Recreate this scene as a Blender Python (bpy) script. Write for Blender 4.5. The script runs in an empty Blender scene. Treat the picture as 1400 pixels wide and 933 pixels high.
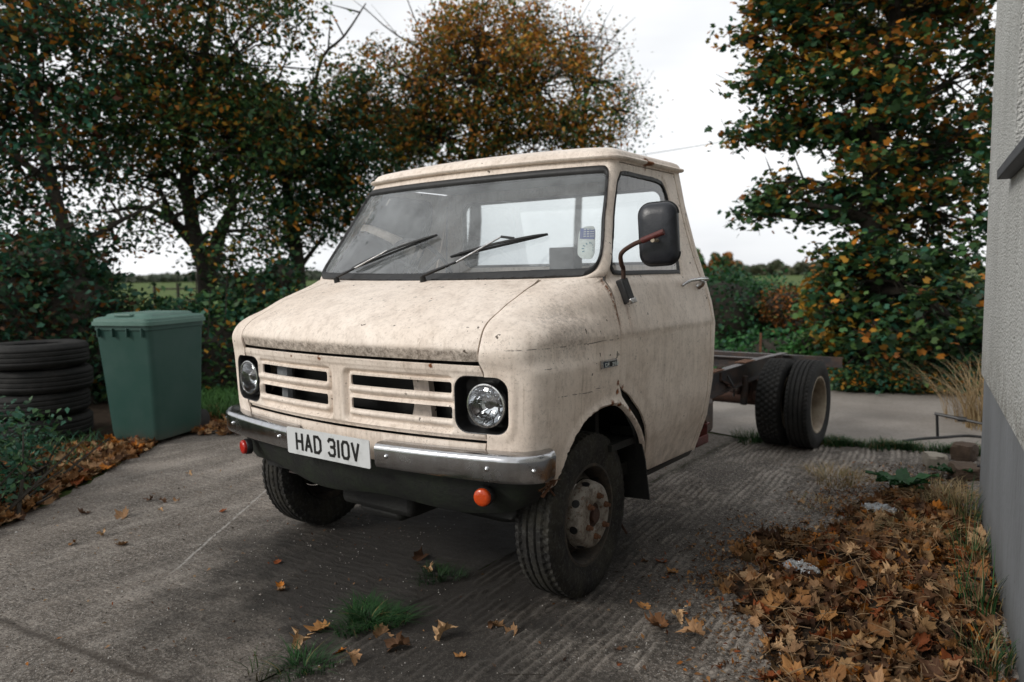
import bpy, bmesh, math, random
import numpy as np
from mathutils import Vector, Matrix, geometry
PI = math.pi; R = math.radians
random.seed(7); RNG = np.random.default_rng(7)
C = bpy.context.scene.collection
scene = bpy.context.scene

# ------------------------------------------------------------------ camera, sky, sun, exposure
CF = Vector((-0.59407921, 0.79929143, -0.09057096)); CR = Vector((0.80326844, 0.59545362, -0.01395699))
CU = Vector((-0.0427751, 0.08104435, 0.9957922)); CC = Vector((2.49962, -2.68418, 1.36594))
cd = bpy.data.cameras.new('camera'); cam = bpy.data.objects.new('camera', cd); C.objects.link(cam)
cd.lens = 26.71; cd.sensor_width = 36; cd.clip_end = 5000; cd.clip_start = 0.02
m = Matrix((CR, CU, -CF)).transposed().to_4x4(); m.translation = CC; cam.matrix_world = m
cd.dof.use_dof = True; cd.dof.focus_distance = 3.1; cd.dof.aperture_fstop = 2.2
scene.camera = cam
scene.view_settings.view_transform = 'Standard'; scene.view_settings.look = 'None'
scene.view_settings.exposure = 0.68; scene.view_settings.gamma = 1.0
SUN_EL, SUN_AZ = R(30), R(208)     # azimuth: direction towards the sun, measured from +Y clockwise
w = bpy.data.worlds.new('World'); scene.world = w; w.use_nodes = True
nt = w.node_tree; nt.nodes.clear()
def wn(t, **k):
    n = nt.nodes.new(t)
    for a, b in k.items(): setattr(n, a, b)
    return n
sky = wn('ShaderNodeTexSky', sky_type='NISHITA', sun_disc=False, sun_elevation=SUN_EL, sun_rotation=SUN_AZ)
hs = wn('ShaderNodeHueSaturation'); hs.inputs['Saturation'].default_value = 0.15
tc = wn('ShaderNodeTexCoord'); mp = wn('ShaderNodeMapping'); mp.inputs['Scale'].default_value = (1.0, 1.0, 3.2)
nz = wn('ShaderNodeTexNoise'); nz.inputs['Scale'].default_value = 1.7; nz.inputs['Detail'].default_value = 5; nz.inputs['Roughness'].default_value = .5
cr_ = wn('ShaderNodeValToRGB'); cr_.color_ramp.elements[0].position = .34; cr_.color_ramp.elements[0].color = (5.0, 5.15, 5.4, 1)
cr_.color_ramp.elements[1].position = .62; cr_.color_ramp.elements[1].color = (7.3, 7.4, 7.5, 1)
mx = wn('ShaderNodeMix', data_type='RGBA'); mx.inputs[0].default_value = .88
bg = wn('ShaderNodeBackground'); bg.inputs['Strength'].default_value = 0.10
out = wn('ShaderNodeOutputWorld')
L = nt.links.new
L(sky.outputs[0], hs.inputs['Color']); L(tc.outputs['Generated'], mp.inputs[0]); L(mp.outputs[0], nz.inputs['Vector'])
L(nz.outputs['Fac'], cr_.inputs[0]); L(hs.outputs[0], mx.inputs[6]); L(cr_.outputs[0], mx.inputs[7])
L(mx.outputs[2], bg.inputs['Color']); L(bg.outputs[0], out.inputs[0])
sd = bpy.data.lights.new('sun', 'SUN'); so = bpy.data.objects.new('sun', sd); C.objects.link(so)
sd.energy = 1.1; sd.angle = R(15); sd.color = (1, .96, .9)
sv = Vector((math.sin(SUN_AZ) * math.cos(SUN_EL), math.cos(SUN_AZ) * math.cos(SUN_EL), math.sin(SUN_EL)))
so.rotation_euler = (-sv).to_track_quat('-Z', 'Y').to_euler()

def at(px, py, D): return CC + D * (CF + CR * ((px - 700) / 1038.8) - CU * ((py - 466.5) / 1038.8))
def gnd(px, py, z=0.0):
    d = CF + CR * ((px - 700) / 1038.8) - CU * ((py - 466.5) / 1038.8)
    return CC + d * ((z - CC.z) / d.z)

# ------------------------------------------------------------------ materials
class NB:
    def __init__(s, name):
        s.m = bpy.data.materials.new(name); s.m.use_nodes = True; s.t = s.m.node_tree; s.t.nodes.clear()
        s.o = s.n('ShaderNodeOutputMaterial'); s.tc = s.n('ShaderNodeTexCoord')
    def n(s, t, **k):
        x = s.t.nodes.new(t)
        for a, b in k.items(): setattr(x, a, b)
        return x
    def l(s, a, b): s.t.links.new(a, b)
    def val(s, sock, v):
        if hasattr(v, 'is_linked'): s.l(v, sock)
        else: sock.default_value = v
    def map(s, scale=(1, 1, 1), rot=(0, 0, 0), loc=(0, 0, 0), src='Object'):
        x = s.n('ShaderNodeMapping'); x.inputs['Scale'].default_value = scale; x.inputs['Rotation'].default_value = rot; x.inputs['Location'].default_value = loc
        s.l(s.tc.outputs[src], x.inputs[0]); return x.outputs[0]
    def noise(s, scale, detail=4, rough=.55, vec=None, dist=0):
        x = s.n('ShaderNodeTexNoise'); x.inputs['Scale'].default_value = scale; x.inputs['Detail'].default_value = detail
        x.inputs['Roughness'].default_value = rough; x.inputs['Distortion'].default_value = dist
        s.l(vec if vec is not None else s.tc.outputs['Object'], x.inputs['Vector']); return x.outputs['Fac']
    def ramp(s, f, a, b, va=0., vb=1.):
        x = s.n('ShaderNodeMapRange'); x.clamp = True
        s.l(f, x.inputs[0]); x.inputs[1].default_value = a; x.inputs[2].default_value = b; x.inputs[3].default_value = va; x.inputs[4].default_value = vb
        return x.outputs[0]
    def math(s, op, a, b=0.0, c=None):
        x = s.n('ShaderNodeMath', operation=op); s.val(x.inputs[0], a); s.val(x.inputs[1], b)
        if c is not None: s.val(x.inputs[2], c)
        return x.outputs[0]
    def mix(s, f, a, b, mode='MIX'):
        x = s.n('ShaderNodeMix', data_type='RGBA', blend_type=mode); s.val(x.inputs[0], f)
        for i, v in ((6, a), (7, b)):
            if hasattr(v, 'is_linked'): s.l(v, x.inputs[i])
            else: x.inputs[i].default_value = (*v, 1)
        return x.outputs[2]
    def sep(s):
        x = s.n('ShaderNodeSeparateXYZ'); s.l(s.tc.outputs['Object'], x.inputs[0]); return x.outputs
    def bump(s, h, dist=.01, strength=1., nrm=None):
        x = s.n('ShaderNodeBump'); x.inputs['Distance'].default_value = dist; x.inputs['Strength'].default_value = strength
        s.l(h, x.inputs['Height'])
        if nrm is not None: s.l(nrm, x.inputs['Normal'])
        return x.outputs[0]
    def spot(s, c, r, f=.4):
        """soft blob round a point, edge broken up by noise"""
        x = s.n('ShaderNodeVectorMath', operation='DISTANCE'); s.l(s.tc.outputs['Object'], x.inputs[0]); x.inputs[1].default_value = c
        nzz = s.noise(38, 5, .7); d = s.math('ADD', x.outputs['Value'], s.math('MULTIPLY', s.math('SUBTRACT', nzz, .5), r * 2.2 * f * 2))
        return s.ramp(d, r, r * .55)
    def princ(s, col, rough=.6, metal=0., nrm=None, spec=.5, **k):
        p = s.n('ShaderNodeBsdfPrincipled')
        if hasattr(col, 'is_linked'): s.l(col, p.inputs['Base Color'])
        else: p.inputs['Base Color'].default_value = (*col, 1)
        s.val(p.inputs['Roughness'], rough); s.val(p.inputs['Metallic'], metal); s.val(p.inputs['Specular IOR Level'], spec)
        if nrm is not None: s.l(nrm, p.inputs['Normal'])
        for a, b in k.items(): s.val(p.inputs[a.replace('_', ' ')], b)
        s.l(p.outputs[0], s.o.inputs[0]); return p
def worn(name, col, col2, scale=6, rough=.6, metal=0, bump=.002, bscale=60, lo=.4, hi=.65, spec=.5):
    b = NB(name); f = b.ramp(b.noise(scale, 6, .65), lo, hi)
    g = b.noise(bscale, 5, .6)
    c = b.mix(f, col, col2); c = b.mix(b.ramp(g, .3, .8), c, tuple(v * .7 for v in col), 'MIX') if bump else c
    b.princ(c, rough, metal, b.bump(g, bump), spec); return b.m

M = {}
# cream paint: dusty, stained, speckled, rusting at the seams
b = NB('faded_cream_paint')
x, y, z = b.sep()
big = b.ramp(b.noise(2.2, 5, .6), .40, .72); mid = b.ramp(b.noise(11, 6, .7), .45, .75)
fine = b.ramp(b.noise(120, 3, .7), .58, .72); grit = b.ramp(b.noise(55, 6, .75), .52, .74)
streak = b.ramp(b.noise(4, 5, .65, b.map((9, 9, .8))), .50, .76)
col = b.mix(big, (.86, .755, .66), (.75, .635, .535))
col = b.mix(b.math('MULTIPLY', mid, .48), col, (.42, .33, .265))
col = b.mix(b.math('MULTIPLY', streak, .36), col, (.33, .25, .185))
col = b.mix(b.math('MULTIPLY', grit, .44), col, (.22, .165, .12))
patch = b.math('MULTIPLY', fine, b.ramp(b.noise(3.1, 3, .6), .42, .62))
chips = b.math('MULTIPLY', b.ramp(b.noise(34, 2, .5), .70, .715), b.ramp(b.noise(2.6, 3, .6), .46, .56)); col = b.mix(b.math('MULTIPLY', chips, .9), col, (.055, .035, .022))
col = b.mix(b.math('MULTIPLY', patch, .8), col, (.10, .075, .055))
# brown water runs, strongest on the sides and below the screen
run = b.math('MULTIPLY', b.ramp(b.noise(7, 5, .7, b.map((7, 7, .35))), .58, .74), b.ramp(b.noise(2.0, 3, .6), .38, .6)); col = b.mix(b.math('MULTIPLY', run, .55), col, (.20, .125, .07))
stain = b.ramp(b.noise(1.6, 6, .75, b.map((1, 1, 1), loc=(4, 2, 7))), .55, .68); col = b.mix(b.math('MULTIPLY', stain, .24), col, (.30, .235, .17))
# dirty lip of the bonnet
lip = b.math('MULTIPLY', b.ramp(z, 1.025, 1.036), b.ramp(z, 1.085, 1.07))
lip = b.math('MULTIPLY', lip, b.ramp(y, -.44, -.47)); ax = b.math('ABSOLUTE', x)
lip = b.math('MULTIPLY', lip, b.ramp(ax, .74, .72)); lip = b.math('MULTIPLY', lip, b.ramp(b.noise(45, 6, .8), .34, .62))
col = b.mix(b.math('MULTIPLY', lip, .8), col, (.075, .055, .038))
# grime rising from below and along the belt line
low = b.math('MULTIPLY', b.ramp(z, .72, .45), b.ramp(b.noise(14, 5, .7), .4, .7)); col = b.mix(b.math('MULTIPLY', low, .5), col, (.25, .20, .15))
belt = b.math('MULTIPLY', b.math('MULTIPLY', b.ramp(z, 1.075, 1.10), b.ramp(z, 1.13, 1.10)), b.ramp(y, -.5, -.3))
col = b.mix(b.math('MULTIPLY', b.math('MULTIPLY', belt, b.ramp(b.noise(25, 5, .7), .35, .6)), .45), col, (.22, .16, .12))
smudge = b.spot((.93, -.22, 1.15), .14, .5); col = b.mix(b.math('MULTIPLY', b.math('MULTIPLY', smudge, b.ramp(b.noise(60, 6, .8), .35, .65)), .55), col, (.13, .10, .085))
# scratches on the wing
wv = b.noise(3, 3, .6)
for zz, x0, x1 in ((.892, -.33, -.10), (1.006, -.40, -.30), (.90, -.09, -.02), (1.085, -.5, .1)):
    d = b.math('ABSOLUTE', b.math('SUBTRACT', b.math('ADD', z, b.math('MULTIPLY', b.math('SUBTRACT', wv, .5), .035)), zz))
    s_ = b.math('MULTIPLY', b.ramp(d, .0028, .0006), b.math('MULTIPLY', b.ramp(y, x0, x0 + .01), b.ramp(y, x1, x1 - .01)))
    s_ = b.math('MULTIPLY', s_, b.ramp(b.noise(30, 3, .6), .42, .52)); s_ = b.math('MULTIPLY', s_, b.ramp(x, .5, .6))
    col = b.mix(b.math('MULTIPLY', s_, .85), col, (.07, .055, .045))
# rust
rn = b.noise(75, 5, .75); seam = b.math('MULTIPLY', b.ramp(b.math('ABSOLUTE', b.math('SUBTRACT', y, .112)), .018, .002), b.ramp(x, .8, .85))
seam = b.math('MULTIPLY', seam, b.math('MULTIPLY', b.ramp(z, 1.08, 1.16), b.ramp(z, 1.36, 1.30)))
rust = b.math('MULTIPLY', seam, b.ramp(rn, .42, .52))
for c_, r_ in (((.985, .09, .90), .016), ((.98, .085, .865), .016), ((.98, .04, .818), .022), ((.985, .10, .805), .018), ((.985, .19, .775), .014), ((.975, .25, .73), .010), ((.517, -.542, 1.010), .013), ((-.445, -.329, 1.246), .006),
               ((.323, -.318, 1.256), .007), ((.517, -.517, 1.144), .005), ((.87, -.30, .56), .05), ((.80, .30, 1.89), .03), ((.82, .72, 1.885), .05), ((.5, .25, 1.88), .03),
               ((-.3, -.56, 1.010), .012), ((-.1, -.57, 1.010), .016), ((.99, .13, .87), .02), ((.94, .80, 1.27), .012)):
    rust = b.math('MAXIMUM', rust, b.spot(c_, r_))
for yy in (.20,):   # drips under the mirror bracket
    d = b.math('MULTIPLY', b.ramp(b.math('ABSOLUTE', b.math('SUBTRACT', y, yy)), .016, .0), b.math('MULTIPLY', b.ramp(z, 1.05, 1.2), b.ramp(z, 1.23, 1.2)))
    rust = b.math('MAXIMUM', rust, b.math('MULTIPLY', d, .45))
rc = b.mix(b.ramp(b.noise(140, 4, .7), .35, .65), (.05, .018, .010), (.34, .12, .035))
col = b.mix(rust, col, rc)
hgt = b.math('ADD', b.math('MULTIPLY', b.noise(45, 6, .7), .5), b.math('MULTIPLY', rust, .5))
dent = b.noise(3.0, 2, .5)
nn = b.bump(dent, .012, .35); nn = b.bump(hgt, .0022, .8, nn)
b.princ(col, b.math('ADD', .50, b.math('MULTIPLY', rust, .35)), 0, nn, .35); M['paint'] = b.m

M['rubber'] = worn('black_rubber', (.012, .012, .013), (.03, .029, .028), 14, .55, 0, .0015, 80)
M['black'] = worn('black_paint', (.010, .010, .011), (.022, .021, .02), 12, .42, 0, .001, 90)
M['tyre'] = worn('tyre_rubber', (.012, .012, .0115), (.035, .033, .030), 9, .78, 0, .0015, 70, .4, .7, .3)
b = NB('dirty_tyre_rubber'); f = b.ramp(b.noise(7, 6, .7), .42, .7); f2 = b.ramp(b.noise(60, 4, .8), .5, .7)
b.princ(b.mix(b.math('MULTIPLY', f2, .6), b.mix(f, (.016, .015, .014), (.05, .046, .034)), (.09, .09, .085)), .85, 0, b.bump(b.noise(90, 4, .7), .002), .25); M['tyre_dirty'] = b.m
b = NB('chrome'); f = b.ramp(b.noise(20, 6, .7), .5, .75); st = b.ramp(b.noise(5, 4, .6, b.map((6, 6, .6))), .45, .7)
c_ = b.mix(b.math('MULTIPLY', f, .45), (.48, .485, .50), (.24, .215, .19)); c_ = b.mix(b.math('MULTIPLY', st, .35), c_, (.33, .30, .27))
b.princ(c_, b.ramp(b.noise(9, 4, .6), .3, .8, .13, .36), 1., b.bump(b.noise(8, 2, .5), .002, .3)); M['chrome'] = b.m
b = NB('bright_chrome'); b.princ((.75, .76, .78), .08, 1.); M['mirror_chrome'] = b.m
b = NB('dull_chrome'); f = b.ramp(b.noise(60, 4, .7), .45, .7); b.princ(b.mix(f, (.6, .6, .6), (.25, .23, .22)), .25, 1.); M['handle'] = b.m
def glass_mat(name, tint, film, filmcol, rough=.0):
    b = NB(name); tr = b.n('ShaderNodeBsdfTransparent'); tr.inputs[0].default_value = (*tint, 1)
    gl = b.n('ShaderNodeBsdfGlossy'); gl.inputs['Roughness'].default_value = rough; gl.inputs[0].default_value = (1, 1, 1, 1)
    fr = b.n('ShaderNodeFresnel'); fr.inputs[0].default_value = 1.52
    m1 = b.n('ShaderNodeMixShader'); b.l(b.math('MULTIPLY', fr.outputs[0], 1.25), m1.inputs[0]); b.l(tr.outputs[0], m1.inputs[1]); b.l(gl.outputs[0], m1.inputs[2])
    df = b.n('ShaderNodeBsdfDiffuse'); df.inputs[0].default_value = (*filmcol, 1)
    dn = b.math('MULTIPLY', b.ramp(b.noise(3.5, 6, .75), .35, .75, .35, 1.4), film); sp = b.ramp(b.noise(150, 2, .5), .70, .76)
    dn = b.math('ADD', dn, b.math('MULTIPLY', sp, .10))
    m2 = b.n('ShaderNodeMixShader'); b.l(dn, m2.inputs[0]); b.l(m1.outputs[0], m2.inputs[1]); b.l(df.outputs[0], m2.inputs[2])
    b.l(m2.outputs[0], b.o.inputs[0]); return b.m
M['windscreen'] = glass_mat('windscreen_glass', (.96, .98, .98), .17, (.74, .78, .80))  # thick grey film paints the sky's reflection into the pane, besides dust
M['glass'] = glass_mat('window_glass', (.95, .97, .97), .05, (.55, .60, .62))
M['lens'] = glass_mat('lamp_glass', (.97, .98, .98), .03, (.6, .6, .6))
def plain(name, col, rough=.5, metal=0, bump=0, bs=40, spec=.5):
    b = NB(name); n_ = b.noise(bs, 4, .6)
    b.princ(b.mix(b.ramp(n_, .35, .7), col, tuple(v * .78 for v in col)), rough, metal, b.bump(n_, bump) if bump else None, spec); return b.m
b = NB('plate_white'); f = b.ramp(b.noise(12, 6, .7), .5, .8); b.princ(b.mix(f, (.62, .63, .63), (.40, .40, .39)), .35); M['plate'] = b.m
M['letter'] = plain('plate_black', (.012, .012, .012), .4)
b = NB('orange_lens'); b.princ((.50, .055, .008), .22, 0, b.bump(b.noise(70, 1, .5), .002), .5); M['amber'] = b.m
b = NB('red_lens'); b.princ((.42, .02, .012), .2); M['red'] = b.m
M['underside'] = worn('oily_underbody', (.006, .006, .0055), (.016, .016, .012), 7, .75, 0, .003, 40)
M['greenblack'] = worn('mossy_black_steel', (.006, .0065, .006), (.014, .022, .009), 9, .7, 0, .003, 50)
M['steel'] = worn('black_chassis_steel', (.034, .034, .037), (.11, .062, .040), 8, .40, .1, .002, 50)
M['rust'] = worn('rust', (.15, .065, .028), (.07, .03, .016), 30, .9, 0, .004, 90)
M['rustdark'] = worn('dark_rust', (.075, .033, .02), (.03, .017, .012), 20, .85, 0, .004, 70)
M['redsteel'] = worn('red_oxide_steel', (.12, .018, .014), (.06, .014, .01), 20, .6, 0, .003, 70)
b = NB('wheel_white'); f = b.ramp(b.noise(16, 6, .7), .46, .62); sp = b.ramp(b.noise(70, 4, .8), .56, .64)
c_ = b.mix(f, (.26, .235, .20), (.09, .07, .05)); c_ = b.mix(sp, c_, (.10, .045, .02)); b.princ(c_, .6, 0, b.bump(b.noise(50, 4, .7), .002)); M['rim'] = b.m
b = NB('rear_rim_cream'); f = b.ramp(b.noise(9, 5, .7), .4, .7); b.princ(b.mix(f, (.36, .30, .22), (.17, .12, .08)), .55, 0, b.bump(b.noise(40, 4, .6), .001)); M['rim_cream'] = b.m
M['rim_dark'] = worn('dirty_shaded_rim', (.03, .026, .022), (.10, .075, .05), 14, .8, 0, .002, 60)  # dark coat stands in for shade inside the wheels, besides dirt
M['trim'] = plain('grey_trim', (.22, .23, .24), .8)
M['trimdark'] = plain('dark_trim', (.03, .03, .032), .7)
M['liner'] = plain('headliner', (.42, .43, .43), .9)
M['seat'] = plain('seat_vinyl', (.07, .072, .075), .6)
M['blue'] = plain('blue_print', (.01, .05, .25), .5); M['blue2'] = plain('navy_enamel', (.006, .018, .05), .3)
M['paper'] = plain('paper_disc', (.62, .66, .64), .6); M['teal'] = plain('teal_print', (.06, .20, .26), .6)
M['mirrorback'] = worn('mirror_shell', (.012, .014, .020), (.022, .024, .030), 5, .35, 0, .0006, 90)

# ------------------------------------------------------------------ mesh helpers
class MB:
    def __init__(s): s.v = []; s.f = []; s.mi = []
    def add(s, vs, fs, mi=0):
        o = len(s.v); s.v += [tuple(p) for p in vs]; s.f += [[i + o for i in f] for f in fs]; s.mi += [mi] * len(fs)
    def box(s, c, d, rot=None, mi=0):
        c = Vector(c); vs = []
        for sx in (-1, 1):
            for sy in (-1, 1):
                for sz in (-1, 1):
                    p = Vector((sx * d[0] / 2, sy * d[1] / 2, sz * d[2] / 2))
                    if rot is not None: p = rot @ p
                    vs.append(c + p)
        s.add(vs, [(0, 1, 3, 2), (4, 6, 7, 5), (0, 4, 5, 1), (2, 3, 7, 6), (0, 2, 6, 4), (1, 5, 7, 3)], mi)
    def tube(s, pts, rad, n=8, cap=True, mi=0, flat=1.0):
        pts = [Vector(p) for p in pts]; k = len(pts)
        if not hasattr(rad, '__len__'): rad = [rad] * k
        up = None; vs = []
        for i, p in enumerate(pts):
            t = (pts[min(i + 1, k - 1)] - pts[max(i - 1, 0)])
            t = t.normalized() if t.length > 1e-9 else Vector((0, 0, 1))
            if up is None: up = Vector((0, 0, 1)) if abs(t.z) < .9 else Vector((1, 0, 0))
            u = (up - t * up.dot(t)); u = u.normalized() if u.length > 1e-6 else t.orthogonal().normalized(); v = t.cross(u); up = u
            for j in range(n):
                a = 2 * PI * j / n; vs.append(p + (u * math.cos(a) * flat + v * math.sin(a)) * rad[i])
        fs = [(i * n + j, i * n + (j + 1) % n, (i + 1) * n + (j + 1) % n, (i + 1) * n + j) for i in range(k - 1) for j in range(n)]
        if cap: fs += [tuple(range(n))[::-1], tuple((k - 1) * n + j for j in range(n))]
        s.add(vs, fs, mi)
    def lathe(s, prof, n=48, M4=None, closed=False, mi=0):
        """prof: (r, a) radius and position along local X axis"""
        vs = []
        for r, a in prof:
            for j in range(n):
                t = 2 * PI * j / n; p = Vector((a, r * math.cos(t), r * math.sin(t)))
                vs.append(M4 @ p if M4 is not None else p)
        k = len(prof); fs = []
        for i in range(k if closed else k - 1):
            i2 = (i + 1) % k
            for j in range(n): fs.append((i * n + j, i * n + (j + 1) % n, i2 * n + (j + 1) % n, i2 * n + j))
        s.add(vs, fs, mi)
    def strip(s, sections, closed=False, mi=0):
        k = len(sections[0]); vs = [p for q in sections for p in q]; fs = []
        for i in range(len(sections) - 1):
            for j in range(k if closed else k - 1):
                fs.append((i * k + j, i * k + (j + 1) % k, (i + 1) * k + (j + 1) % k, (i + 1) * k + j))
        if closed: fs += [tuple(range(k))[::-1], tuple((len(sections) - 1) * k + j for j in range(k))]
        s.add(vs, fs, mi)
    def build(s, name, mats, parent=None, smooth=35, bevel=0, label=None):
        me = bpy.data.meshes.new(name); me.from_pydata(s.v, [], s.f)
        if not isinstance(mats, (list, tuple)): mats = [mats]
        for q in mats: me.materials.append(q)
        if any(s.mi): me.polygons.foreach_set('material_index', s.mi)
        o = bpy.data.objects.new(name, me); C.objects.link(o)
        bm = bmesh.new(); bm.from_mesh(me); bmesh.ops.recalc_face_normals(bm, faces=bm.faces); bm.to_mesh(me); bm.free()
        if smooth: me.shade_smooth(); me.set_sharp_from_angle(angle=R(smooth))
        if bevel:
            mo = o.modifiers.new('b', 'BEVEL'); mo.width = bevel; mo.segments = 2; mo.limit_method = 'ANGLE'; mo.angle_limit = R(40)
            mo.harden_normals = False
        if parent: o.parent = parent
        if label: o['label'] = label
        return o
def thing(name, label, cat, loc=(0, 0, 0), rz=0, group=None):
    o = bpy.data.objects.new(name, None); C.objects.link(o); o.location = loc; o.rotation_euler = (0, 0, rz)
    o.empty_display_size = .2; o['label'] = label; o['category'] = cat
    if group: o['group'] = group
    return o
def tag(o, label, cat, group=None):
    o['label'] = label; o['category'] = cat
    if group: o['group'] = group
    return o
def crom(pts, n=6, closed=False):
    """Catmull-Rom through the points"""
    out = []; k = len(pts)
    for i in range(k if closed else k - 1):
        g = (lambda q: pts[q % k]) if closed else (lambda q: pts[min(max(q, 0), k - 1)])
        p0, p1, p2, p3 = g(i - 1), g(i), g(i + 1), g(i + 2)
        for j in range(n):
            t = j / n
            out.append(tuple(.5 * ((2 * b_) + (-a + c) * t + (2 * a - 5 * b_ + 4 * c - d) * t * t + (-a + 3 * b_ - 3 * c + d) * t ** 3) for a, b_, c, d in zip(p0, p1, p2, p3)))
    if not closed: out.append(tuple(pts[-1]))
    return out
def rrect(cx, cz, hx, hz, r, n=6):
    out = []
    for sx, sz, a0 in ((1, 1, 0), (-1, 1, 90), (-1, -1, 180), (1, -1, 270)):
        for i in range(n + 1):
            a = R(a0 + 90 * i / n); out.append((cx + sx * (hx - r) + r * math.cos(a), cz + sz * (hz - r) + r * math.sin(a)))
    return out
# ------------------------------------------------------------------ cab skin: S(t, z) runs round the nose and down the sides
def lerp_tab(tab,z):
    if z<=tab[0][0]:return tab[0][1:]
    for a,b in zip(tab,tab[1:]):
        if z<=b[0]:
            u=(z-a[0])/(b[0]-a[0])
            return tuple(p+(q-p)*u for p,q in zip(a[1:],b[1:]))
    return tab[-1][1:]
# z : F(front y at centre), B(bow to the corner), R(corner size), W(half width), T(taper at nose)
STN=[(.30,-.46,.07,.12,.855,.04),
(.42,-.50,.08,.12,.895,.05),
(.60,-.555,.09,.12,.957,.032),
(.73,-.566,.09,.12,.982,.032),
(.95,-.568,.09,.12,.996,.032),
(1.00,-.572,.09,.12,.998,.032),
(1.03,-.592,.09,.12,.998,.055),
(1.06,-.600,.09,.125,.998,.055),
(1.085,-.597,.09,.13,.998,.055),
(1.12,-.582,.09,.14,.992,.055),
(1.155,-.550,.09,.16,.984,.055),
(1.19,-.490,.09,.18,.976,.08),
(1.24,-.385,.09,.18,.964,.065),
(1.30,-.205,.095,.16,.948,.05),
(1.340,-.055,.10,.10,.936,.03),
(1.36,-.030,.10,.08,.928,.015),
(1.45,.030,.10,.07,.896,.0),
(1.60,.125,.095,.07,.850,.0),
(1.84,.280,.09,.07,.798,.0),
(1.92,.330,.085,.07,.785,.0),
(1.98,.365,.085,.07,.778,.0)]
def smooth_tab(z,h=.012):
    a=lerp_tab(STN,z-h);b=lerp_tab(STN,z);c=lerp_tab(STN,z+h)
    return [.3*x+.4*y+.3*w for x,y,w in zip(a,b,c)]
YR=1.11
TF,TC,TS=.7,1.0,2.7
def S(t,z):
    sg=1 if t>=0 else -1;t=abs(t)
    F,B,R,W,T=smooth_tab(z)
    yb=F+B+R*1.15
    def side(y):
        k=min(1,max(0,(.25-y)/max(.12,.25-yb)))
        return W-T*k*k
    xs=side(yb);xa=xs-R
    if t<=TF:
        u=t/TF;x=xa*u;y=F+B*u*u
    elif t<=TC:
        u=(t-TF)/(TC-TF)
        m=2*B/xa # dy/dx at a
        # control point : tangent from a meets side line
        k=2*T/max(.12,.25-yb)*min(1,max(0,(.25-yb)/.12))
        cy=yb-R*.35;cx=xs-k*(yb-cy)*1.0
        # intersection of front tangent and side tangent
        cx=xs;ay=F+B
        for _ in range(3):
            cy=ay+m*(cx-xa);cx=xs-k*(yb-cy)
        cy=min(cy,yb-.01)
        x=(1-u)**2*xa+2*u*(1-u)*cx+u*u*xs
        y=(1-u)**2*ay+2*u*(1-u)*cy+u*u*yb
    else:
        u=(t-TC)/(TS-TC);y=yb+(YR-yb)*u;x=side(y)
    return (sg*x,y,z)
def N(t,z,e=.004):
    a=S(t+e,z);b=S(t-e,z);c=S(t,z+e);d=S(t,z-e)
    u=[p-q for p,q in zip(a,b)];v=[p-q for p,q in zip(c,d)]
    n=(u[1]*v[2]-u[2]*v[1],u[2]*v[0]-u[0]*v[2],u[0]*v[1]-u[1]*v[0])
    l=math.sqrt(sum(q*q for q in n))or 1
    return tuple(q/l for q in n)

def t_at_y(y, z):
    lo, hi = TF, TS + .2
    for _ in range(30):
        m_ = (lo + hi) / 2
        if S(m_, z)[1] < y: lo = m_
        else: hi = m_
    return (lo + hi) / 2
def t_at_x(x, z):
    lo, hi = 0, TC
    for _ in range(30):
        m_ = (lo + hi) / 2
        if S(m_, z)[0] < x: lo = m_
        else: hi = m_
    return (lo + hi) / 2
def SP(t, z, off=0.0):
    return Vector(S(t, z)) + Vector(N(t, z)) * off if off else Vector(S(t, z))
def tx(pts): return [((1 if x_ >= 0 else -1) * t_at_x(abs(x_), z_), z_) for x_, z_ in pts]
def yz(pts): return [(t_at_y(y_, z_), z_) for y_, z_ in pts]
def inpoly(p, poly):
    c = False; x_, y_ = p; j = len(poly) - 1
    for i in range(len(poly)):
        a, b_ = poly[i], poly[j]
        if (a[1] > y_) != (b_[1] > y_) and x_ < (b_[0] - a[0]) * (y_ - a[1]) / (b_[1] - a[1]) + a[0]: c = not c
        j = i
    return c
def inpoly_np(P, poly):
    c = np.zeros(len(P), bool); j = len(poly) - 1
    for i in range(len(poly)):
        a, b_ = poly[i], poly[j]
        if a[1] != b_[1]:
            c ^= ((a[1] > P[:, 1]) != (b_[1] > P[:, 1])) & (P[:, 0] < (b_[0] - a[0]) * (P[:, 1] - a[1]) / (b_[1] - a[1]) + a[0])
        j = i
    return c
def sdist(P, poly, closed=True):
    """unsigned distance of points P to a polyline"""
    A = np.array(poly, float); B = np.roll(A, -1, 0)
    if not closed: A = A[:-1]; B = B[:-1]
    best = np.full(len(P), 1e9)
    for a, b_ in zip(A, B):
        d = b_ - a; l = max(d @ d, 1e-12); t = np.clip(((P - a) @ d) / l, 0, 1)
        best = np.minimum(best, np.hypot(*(P - a - t[:, None] * d).T))
    return best
def densify(poly, h):
    out = []
    for i in range(len(poly)):
        a, b_ = poly[i], poly[(i + 1) % len(poly)]; l = math.hypot(b_[0] - a[0], b_[1] - a[1])
        if l < 1e-6: continue
        k = max(1, int(round(l / h)))
        out += [(a[0] + (b_[0] - a[0]) * j / k, a[1] + (b_[1] - a[1]) * j / k) for j in range(k)]
    return out
def inset(poly, g):
    A = np.array(poly); n = len(A); ar = .5 * np.sum(A[:, 0] * np.roll(A[:, 1], -1) - np.roll(A[:, 0], -1) * A[:, 1])
    s = 1 if ar > 0 else -1; T = np.roll(A, -1, 0) - np.roll(A, 1, 0); T /= np.maximum(np.hypot(*T.T), 1e-9)[:, None]
    Nn = np.stack([-T[:, 1], T[:, 0]], 1) * s
    return [tuple(p) for p in A + Nn * g]
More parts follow.
